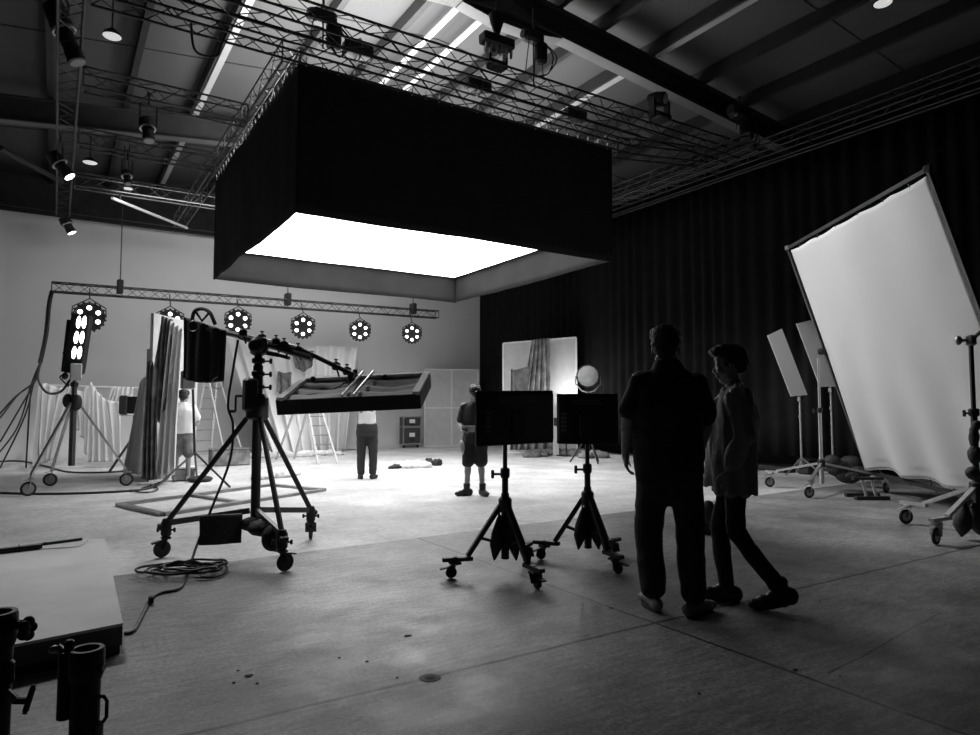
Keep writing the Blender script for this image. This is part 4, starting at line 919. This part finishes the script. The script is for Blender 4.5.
# dark boards and cable along the foot of the curtain
q0, q1 = G(757, 469), G(790, 473); o = MB().rbar(q0+V(0, 0, .06), q1+V(0, 0, .06), .3, .12).build('dark_board', 'black'); tag(o, 'long dark board lying at the foot of the curtain behind young man', 'board')
q0, q1 = G(753, 461), G(775, 462.5); o = MB().cbox(G(808, 474)+V(0, 0, .15), (.35, .3, .3), .03).build('black_case', 'bag'); tag(o, 'small black case at the foot of slim reflector board stand', 'case')
c = MB().tube(spline([G(757, 470, .02), G(770, 466, .02), G(785, 472, .02), G(800, 469, .02), G(815, 473, .02)]), .015).build('floor_cable', 'palecable'); tag(c, 'pale cable on floor near the curtain foot at right', 'cable')
slump('dark_bag', [(G(705, 522, .12), (.10, .16, .14)), (G(708, 512, .28), (.06, .1, .12))], 'small dark bag on the floor glimpsed between the two men', 0, cat='bag')
# bits on the concrete
bits = [(248, 676, .045), (238, 671, .02), (257, 684, .018), (234, 683, .02), (339, 658, .025), (367, 662, .022), (408, 636, .05), (397, 678, .02), (611, 608, .04), (795, 670, .035), (699, 694, .022), (840, 677, .016), (820, 602, .02), (660, 640, .015)]
for i, (x, y, r_) in enumerate(bits):
    p = G(x, y); n = 7; rn = random.Random(i); vs = [p+V(.6*r_*rn.uniform(.3, 1)*math.cos(k*6.28/n), r_*.45*rn.uniform(.3, 1)*math.sin(k*6.28/n), .001+rn.uniform(0, .002)) for k in range(n)]
    o = MB().add(vs+[v+V(0, 0, .003) for v in vs], [tuple(range(n)), tuple(reversed(range(n, 2*n)))]+[(k, (k+1) % n, n+(k+1) % n, n+k) for k in range(n)]).build('floor_chip', 'debris', None, False)
    tag(o, 'small dark flake lying on the bare concrete floor', 'debris', 'dark flakes on the concrete')
p = G(430, 678); t = thing('floor_plate', p, 'small round metal plate set in the concrete seam', 'floor plate'); MB().lathe(p, (0, 0, 1), [(0, .055), (.003, .05), (.003, .03)], 20).build('plate', 'woodside', t); MB().lathe(p+V(0, 0, .002), (0, 0, 1), [(0, .03), (.003, .025)], 16).build('lid', 'debris', t)
# ------------------------------------------------------------------ people
def hand(mb, wrist, dirv, palmn, side, s, curl=.5, r=.0088):
    """palm and five fingers; dirv finger direction, palmn palm normal, side: thumb direction"""
    d = Vector(dirv).normalized(); th = Vector(side); th = (th-d*th.dot(d)).normalized(); pn = d.cross(th).normalized()
    if pn.dot(Vector(palmn)) < 0: pn = -pn
    w = Vector(wrist); rot = Matrix((th, pn, d)).transposed()
    mb.ell(w+d*.05*s, (.040*s, .018*s, .055*s), rot); mb.cap(w-d*.02*s, .024*s, w+d*.03*s, .026*s)
    for i, L in enumerate((.070, .078, .072, .058)):
        o = (1.5-i)*.020*s; b = w+d*.088*s+th*o; p = b-d*.03*s; a = curl*(.8+.12*i)
        p1 = b+(d*math.cos(a)+pn*math.sin(a))*L*.45*s; p2 = p1+(d*math.cos(a*2)+pn*math.sin(a*2))*L*.32*s; p3 = p2+(d*math.cos(a*2.7)+pn*math.sin(a*2.7))*L*.25*s
        mb.chain([p, b, p1, p2, p3], [r*1.1, r*1.08, r, r*.92, r*.8], 8)
    b = w+d*.025*s+th*.028*s; p1 = b+(d*.55+th*.65+pn*.25).normalized()*.042*s; p2 = p1+(d*.85+th*.25+pn*.35).normalized()*.032*s; p3 = p2+(d*.9+pn*.4).normalized()*.022*s
    mb.chain([b-th*.01, b, p1, p2, p3], [r*1.5, r*1.5, r*1.25, r*1.05, r*.85], 8)
def head(mb, hc, rot, s):
    s = s*1.07
    E_ = lambda c, rad, q=None: mb.ell(hc+rot @ (Vector(c)*s), [k*s for k in rad], rot @ (q or Matrix.Identity(3)), 16, 12)
    E_((0, -.012, .035), (.074, .092, .085)); E_((0, .018, -.03), (.058, .068, .085)); E_((0, .045, -.088), (.036, .036, .026))
    E_((0, .075, .022), (.050, .016, .013)); E_((0, .062, .055), (.055, .03, .035))
    for sx in (-1, 1):
        E_((sx*.032, .076, -.02), (.022, .016, .02)); E_((sx*.031, .078, .002), (.014, .009, .009)); E_((sx*.078, -.005, -.008), (.009, .02, .032)); E_((sx*.048, .02, -.065), (.02, .035, .025))
        E_((sx*.012, .098, -.032), (.008, .009, .007))
    mb.cap(hc+rot @ (V(0, .082, .008)*s), .009*s, hc+rot @ (V(0, .106, -.026)*s), .013*s, 10)
    E_((0, .090, -.056), (.024, .010, .007)); E_((0, .087, -.067), (.021, .011, .008)); E_((0, .078, -.045), (.028, .012, .012))
def person(label, pos, yaw, H, P, cloth, voxel=.009, cat='person'):
    """local frame: x right, y facing, z up, for a 1.8 m figure"""
    s = H/1.8; Q = Matrix.Rotation(yaw, 3, 'Z'); O = Vector(pos)
    def w(p): return O+Q @ (Vector(p)*s)
    D = dict(pel=(0, 0, .95), waist=(0, 0, 1.10), chest=(0, -.01, 1.32), neck=(0, -.02, 1.50), head=(0, .0, 1.665), hrot=(0, 0, 0),
             sL=(-.185, -.01, 1.44), sR=(.185, -.01, 1.44), eL=(-.25, -.03, 1.16), eR=(.25, -.03, 1.16), wL=(-.27, .04, .91), wR=(.27, .04, .91),
             hL=(-.095, 0, .92), hR=(.095, 0, .92), kL=(-.11, .02, .50), kR=(.11, .02, .50), aL=(-.12, -.02, .09), aR=(.12, -.02, .09), fL=(-.15, 1, 0), fR=(.15, 1, 0), handdirL=(0, .15, -1), handdirR=(0, .15, -1), curl=.45, hands=True)
    D.update(P); g = lambda k: w(D[k])
    hr = D['hrot']; HR = Q @ (Matrix.Rotation(hr[2], 3, 'Z') @ Matrix.Rotation(hr[0], 3, 'X') @ Matrix.Rotation(hr[1], 3, 'Y'))
    b = MB(); r = lambda k: k*s
    def lf(rings):
        mm = MB(); mm.loft([(Vector(c)*s, rx*s, ry*s) for c, rx, ry in rings]); b_ = [O+Q @ v for v in mm.v]; return b_, mm.f
    dx = Vector(D['chest'])-V(0, -.01, 1.32); tw = lambda z: Vector(D['pel']).lerp(Vector(D['neck']), (z-.95)/.55)
    def ctr(z): c = tw(z); return (c.x, c.y, z)
    vs, fs = lf([(ctr(.84), .13, .09), (ctr(.93), .165, .11), (ctr(1.08), .145, .10), (ctr(1.28), .17, .115), (ctr(1.40), .175, .10), (ctr(1.47), .10, .07)]); b.add(vs, fs)
    b.chain([g('neck')-V(0, 0, .04*s), g('head')-V(0, 0, .06*s)], [r(.058), r(.054)])
    head(b, g('head'), HR, s)
    for S in 'LR':
        b.chain([w(ctr(1.42)), g('s'+S), g('e'+S), g('w'+S)], [r(.06), r(.058), r(.042), r(.028)])
        b.chain([g('h'+S), g('k'+S), g('a'+S)], [r(.085), r(.056), r(.038)])
        b.chain([g('e'+S), g('e'+S).lerp(g('w'+S), .3)], [r(.042), r(.042)])
        b.chain([g('k'+S), g('k'+S).lerp(g('a'+S), .3)], [r(.054), r(.056)])
        hd_ = Q @ Vector(D['handdir'+S]); sx = -1 if S == 'L' else 1
        pn = Q @ V(-sx, 0, 0) if 'palm' not in D else Q @ Vector(D['palm']); sd_ = Q @ V(0, 1, 0) if 'thumb' not in D else Q @ Vector(D['thumb'])*1.0
        hand(b, g('w'+S), hd_, pn, sd_, s, D['curl'], .0088*s if voxel < .0085 else .0115*s)
        fd = Q @ Vector(D['f'+S]).normalized(); a = g('a'+S); up = 0
        toe = D.get('toe'+S, 0); heel = D.get('heel'+S, 0)
        ft = V(a.x, a.y, 0)+fd*.14*s+V(0, 0, .03+toe); b.cap(a-V(0, 0, .03*s)-fd*.03*s, r(.038), ft, r(.028))
    body = b.build('person', 'skin', None, rec=False); bake(body, voxel, 3)
    body.location = (0, 0, 0); tag(body, label, cat)
    # clothes
    def gar(name, fn, m, vox, amp=.006, sc=14, sm=3, stretch=.35):
        mm = MB(); fn(mm); o = mm.build(name, m, body, rec=False)
        bake(o, vox, sm, lambda c: amp*noise.noise(V(c.x*sc, c.y*sc, c.z*sc*stretch))+(amp*.7*math.sin(c.z*sc*2.2+6*noise.noise(c*5))*.5 if stretch > .2 else amp*.8*math.sin((c.x-c.y)*48+5*noise.noise(V(c.x*3, c.y*3, c.z*1.6))))); return o
    vx = max(.012, voxel*1.2)
    k = cloth
    def shirt(mm):
        f = k.get('fat', 1.0); hem = k.get('hem', .84); hw = k.get('hemw', .20)
        vs, fs = lf([(ctr(hem), hw*f, .145*f), (ctr(.98), .195*f, .145*f), (ctr(1.12), .19*f, .14*f), (ctr(1.28), .20*f, .145*f), (ctr(1.39), .19*f, .13*f), (ctr(1.455), .145, .11), (ctr(1.50+k.get('collar', 0)), .10, .088), (ctr(1.54+k.get('collar', 0)*1.6), .072, .07)]); mm.add(vs, fs)
        sl = k.get('sleeve', .75)
        for S in 'LR': mm.cap(w(ctr(1.49)), r(.062), g('s'+S)+V(0, 0, -.012*s), r(.058))
        for S in 'LR':
            e_ = g('s'+S).lerp(g('e'+S), min(sl, 1)); pts = [g('s'+S)+Q @ V((.06 if S == 'L' else -.06), 0, -.01)*s, g('s'+S)-V(0, 0, .02*s), e_]; rr = [r(.066), r(.064*f), r(.070*f)]
            if sl > 1: pts.append(g('e'+S).lerp(g('w'+S), sl-1)); rr.append(r(.052*f)); rr[2] = r(.066*f)
            for i in range(len(pts)-1): mm.cap(pts[i], rr[i], pts[i+1], rr[i+1])
    gar(k.get('sname', 'tshirt'), shirt, k['shirt'], vx, k.get('samp', .008), k.get('ssc', 11), stretch=k.get('sst', .4))
    if k.get('inner'):
        def inn(mm):
            vs, fs = lf([((0, .055, .80), .085, .155), ((0, .05, 1.0), .08, .15), ((0, .045, 1.25), .075, .155), ((0, .03, 1.40), .075, .125), ((0, .0, 1.49), .062, .075)]); mm.add(vs, fs)
        gar('tshirt', inn, 'innershirt', vx, .012, 16, stretch=.12)
    def pants(mm):
        f = k.get('pf', 1.0); vs, fs = lf([(ctr(1.04), .165*f, .12*f), (ctr(.92), .185*f, .135*f), (ctr(.82), .185*f, .13*f), (ctr(k.get('crotch', .80)+.06), .15*f, .11*f), (ctr(k.get('crotch', .80)), .07*f, .06*f)]); mm.add(vs, fs)
        pe = k.get('pend', .85)
        for S in 'LR':
            hp, kn, an = g('h'+S), g('k'+S), g('a'+S)
            if pe > 0: e_ = kn.lerp(an, pe); mm.chain([hp, kn, e_], [r(.10*f), r(.078*f), r(k.get('cuff', .075))])
            else: e_ = hp.lerp(kn, 1+pe); mm.chain([hp, e_], [r(.11*f), r(.095*f)])
    gar(k.get('pname', 'trousers'), pants, k['pants'], vx, k.get('pamp', .008), 12)
    for S in 'LR':
        a = g('a'+S); fd = Q @ Vector(D['f'+S]).normalized(); toe = D.get('toe'+S, 0); heel = D.get('heel'+S, 0)
        m1 = MB(); base = V(a.x, a.y, 0)
        sdv = V(-fd.y, fd.x, 0)
        up_ = MB(); 
        for (t_, wd_, hh) in ((-.055, .040, .045), (-.01, .042, .055), (.05, .044, .045), (.11, .048, .036), (.16, .044, .028)):
            z_ = heel*(1-(t_+.06)/.22)+toe*((t_+.06)/.22); rot = Matrix((fd, sdv, V(0, 0, 1))).transposed(); up_.ell(base+fd*t_*s+V(0, 0, z_+.02+hh*.7*s), (.055*s, wd_*s, hh*(1.35 if k.get('boot') else 1)*s), rot)
        if k.get('boot'): up_.cap(a+V(0, 0, .06*s), r(.045), a+V(0, 0, .0)+fd*.015, r(.043))
        o = up_.build('shoe', k['shoe'], body, rec=False); bake(o, .009, 3)
        so = MB(); rr = []
        n = 20
        for zz in (0, .022):
            for i in range(n):
                t_ = 2*math.pi*i/n; lx = .052+.128*math.cos(t_); ly = (.047 if math.cos(t_) > 0 else .042)*math.sin(t_)
                z_ = heel*(1-(lx+.06)/.22)+toe*((lx+.06)/.22); so.v.append(base+fd*lx*s+sdv*ly*s+V(0, 0, max(0, z_)+zz))
        so.f = [tuple(reversed(range(n))), tuple(range(n, 2*n))]+[(i, (i+1) % n, n+(i+1) % n, n+i) for i in range(n)]
        so.build('sole', k.get('sole', 'sole'), o, rec=True)
    # hair / hat
    hc = g('head')
    if k.get('hair'):
        hm = MB()
        for (c, rad) in k['hair']: hm.ell(hc+HR @ (Vector(c)*s*1.07), [q*s*1.13 for q in rad], HR, 14, 10)
        o = hm.build('hair', 'hair', body, rec=False); bake(o, .008, 2, lambda c: .007*noise.noise(c*38)+.004*noise.noise(c*80))
    return body, w, Q, HR, g, s
HAIR_T = [((-.03, .06, .10), (.05, .045, .03)), ((.045, -.01, .08), (.045, .07, .05)), ((-.05, -.01, .08), (.045, .07, .05)), ((0, -.03, .065), (.083, .092, .072)), ((0, -.062, .01), (.078, .058, .075)), ((0, .03, .105), (.07, .065, .04)), ((.0, -.07, -.03), (.06, .04, .05)), ((.03, .05, .115), (.045, .05, .03)), ((-.06, .04, .075), (.03, .04, .04))]
HAIR_Y = [((0, -.025, .068), (.084, .092, .072)), ((0, -.065, .02), (.077, .055, .075)), ((0, .03, .105), (.068, .066, .042)), ((0, .075, .100), (.056, .038, .034)), ((.01, .098, .108), (.035, .022, .022)), ((.0, -.075, -.02), (.06, .035, .045)), ((.06, -.005, .03), (.024, .045, .05)), ((-.06, -.005, .03), (.024, .045, .05))]
yaw = -HD
# tall man, back to the camera
person('tall person in black T-shirt and baggy cropped trousers, seen from behind', (3.42, 3.16, 0), yaw-.12, 1.88,
       dict(aL=(-.10, .05, .09), aR=(.135, -.05, .09), kL=(-.125, .03, .50), kR=(.125, -.0, .50), fL=(-.25, 1, 0), fR=(.75, .75, 0), eL=(-.25, -.02, 1.21), wL=(-.262, .06, .985), eR=(.25, .06, 1.18), wR=(.23, .20, .98),
            neck=(0, -.01, 1.54), sL=(-.175, -.01, 1.452), sR=(.175, -.01, 1.445), head=(.0, .03, 1.655), hrot=(-.2, 0, -.2), handdirL=(.05, .10, -1), curl=.42),
       dict(shirt='tshirt', fat=1.12, hem=.86, hemw=.19, sleeve=.80, collar=.025, pants='trouser', pf=1.14, crotch=.66, pend=.86, cuff=.085, shoe='clog', sole='sole', hair=HAIR_T, samp=.009), voxel=.008)
# young man in profile
person('younger person in open grey overshirt and dark slim trousers, facing left', (3.945, 3.045, 0), yaw+math.pi/2-.30, 1.77,
       dict(aR=(.06, .07, .09), kR=(.075, .11, .50), aL=(-.10, -.27, .135), kL=(-.09, .01, .52), hL=(-.08, 0, .93), hR=(.08, 0, .93), fL=(-.05, 1, 0), fR=(.05, 1, 0), heelL=.055,
            head=(0, .02, 1.65), hrot=(-.12, 0, .05), eL=(-.23, -.05, 1.16), wL=(-.20, .05, .93), eR=(.23, -.02, 1.16), wR=(.20, .10, .93)),
       dict(shirt='jacket', sname='overshirt', fat=1.08, hem=.76, hemw=.21, sleeve=1.75, pants='trouser', pf=.84, pend=.93, cuff=.055, shoe='shoe', boot=True, hair=HAIR_Y, samp=.013, ssc=16, sst=.12, collar=-.03, inner=True), voxel=.008)
# man in cap and shorts
bd, w, Q, HR, g, s = person('person in dark cap, shirt and shorts looking down at a tablet behind the left monitor', (5.42, 8.9, 0), yaw+math.pi-.1, 1.70,
       dict(aL=(-.12, -.02, .09), aR=(.13, .02, .09), kL=(-.10, .0, .50), kR=(.11, .03, .50), fL=(-.5, .8, 0), fR=(.9, .6, 0), head=(0, .06, 1.64), hrot=(-.5, 0, .25),
            eL=(-.24, .0, 1.15), wL=(-.13, .24, 1.08), eR=(.25, .0, 1.15), wR=(.16, .24, 1.06), handdirL=(.5, .8, 0), handdirR=(-.5, .8, 0)),
       dict(shirt='greyshirt', hem=.86, sleeve=.75, pants='trouser', pname='shorts', pf=1.1, pend=-.12, shoe='shoe', boot=True, hair=HAIR_T), voxel=.011)
cp = MB(); hc = g('head'); cp.ell(hc+HR @ V(0, -.015, .062), (.092, .105, .075), HR, 16, 10); o = cp.build('cap', 'rubber', bd); MB().ell(hc+HR @ V(0, .12, .055), (.07, .075, .008), HR, 16, 6).build('cap_peak', 'trouser', o)
for S, dx_ in (('L', 0), ('R', 0)): a = g('a'+S); MB().bar(a+V(0, 0, -.01), a+V(0, 0, .10), .05, .055).build('sock', 'shoe', bd)
p = w((.02, .31, 1.08)); t = thing('tablet', p, 'dark tablet held at waist by the person in cap', 'tablet'); MB().cbox(p, (.30, .20, .015), .004, Q @ Matrix.Rotation(.5, 3, 'X')).build('housing', 'steel', t)
p = w((.21, .05, .80)); t = thing('cable_coil', p, 'small cable coil hanging at hip of the person in cap', 'cable'); m = MB()
for k in range(4): m.torus(p+V(0, 0, -.01*k), Q @ V(1, .3*k-.4, 0), .07+.012*k, .009, 20, 5)
m.build('loops', 'palecable', t)
# man in white shirt with raised arms, behind the tray light
person('person in white T-shirt and dark trousers with raised arms behind the tray light', (4.96, 12.05, 0), yaw+.05, 1.80,
       dict(aL=(-.11, 0, .09), aR=(.11, 0, .09), eL=(-.27, .15, 1.58), wL=(-.2, .22, 1.82), eR=(.27, .15, 1.58), wR=(.2, .22, 1.82), handdirL=(0, 0, 1), handdirR=(0, 0, 1), fL=(-.3, 1, 0), fR=(.3, 1, 0)),
       dict(shirt='whiteshirt', hem=.93, hemw=.17, fat=.84, sleeve=.7, pants='greyshirt', pf=1.12, pend=.9, cuff=.07, shoe='shoe', hair=HAIR_T), voxel=.013)
# man in bright white shirt far left
person('person in bright white T-shirt and patterned shorts between tall flat and grip stand', (1.97, 13.5, 0), yaw+.2, 1.68,
       dict(aL=(-.12, 0, .09), aR=(.12, 0, .09), eL=(-.26, .05, 1.17), wL=(-.2, .25, 1.12), eR=(.26, .05, 1.17), wR=(.2, .25, 1.1), handdirL=(.2, 1, 0), handdirR=(-.2, 1, 0), head=(0, .03, 1.64), hrot=(-.3, 0, 0)),
       dict(shirt='whiteshirt', hem=.93, hemw=.19, fat=1.12, sleeve=.75, pants='dirty', pname='shorts', pf=1.1, pend=-.1, shoe='clog', hair=HAIR_T), voxel=.013)

# ------------------------------------------------------------------ lighting
area('spill_up', (4.3, 10.6, 6.1), 2.6, 195, rot=(R(180), 0, 0), sy=1.8, spread=125)
area('wall_fill', (5, 17.2, 6.2), 8, 150, target=(5, 21.4, 3.2), sy=.4)  # added area light without a fixture, brightens the back wall
spot('floor_pool', (3.9, 9.2, 6.2), (3.85, 9.05, 0), 600, 9, .9, .05)
spot('key_white_shirt', (.1, 14.6, 6.0), (1.95, 13.5, 1.2), 420, 8, .7, .05)
point('flat_glow', FD(569, 400, 18.95), 60, .05)
spot('textile_key', (6.9, 8.6, 6.2), (9.0, 4.9, 2.2), 1150, 60, .6, .3)
spot('left_fill', (-.1, 9.4, 6.2), (.3, 4.4, 0), 700, 50, .9, .5)  # unseen spot added to lift the platform and left floor
spot('board_fill', (6.3, 8.6, 6.2), (12.0, 8.2, 2.0), 1100, 22, .6, .2)  # extra spot with no modelled lamp, added to brighten the reflector boards
spot('drape_key', (.3, 13.0, 6.2), (.8, 18, 1.0), 900, 40, .7, .2)
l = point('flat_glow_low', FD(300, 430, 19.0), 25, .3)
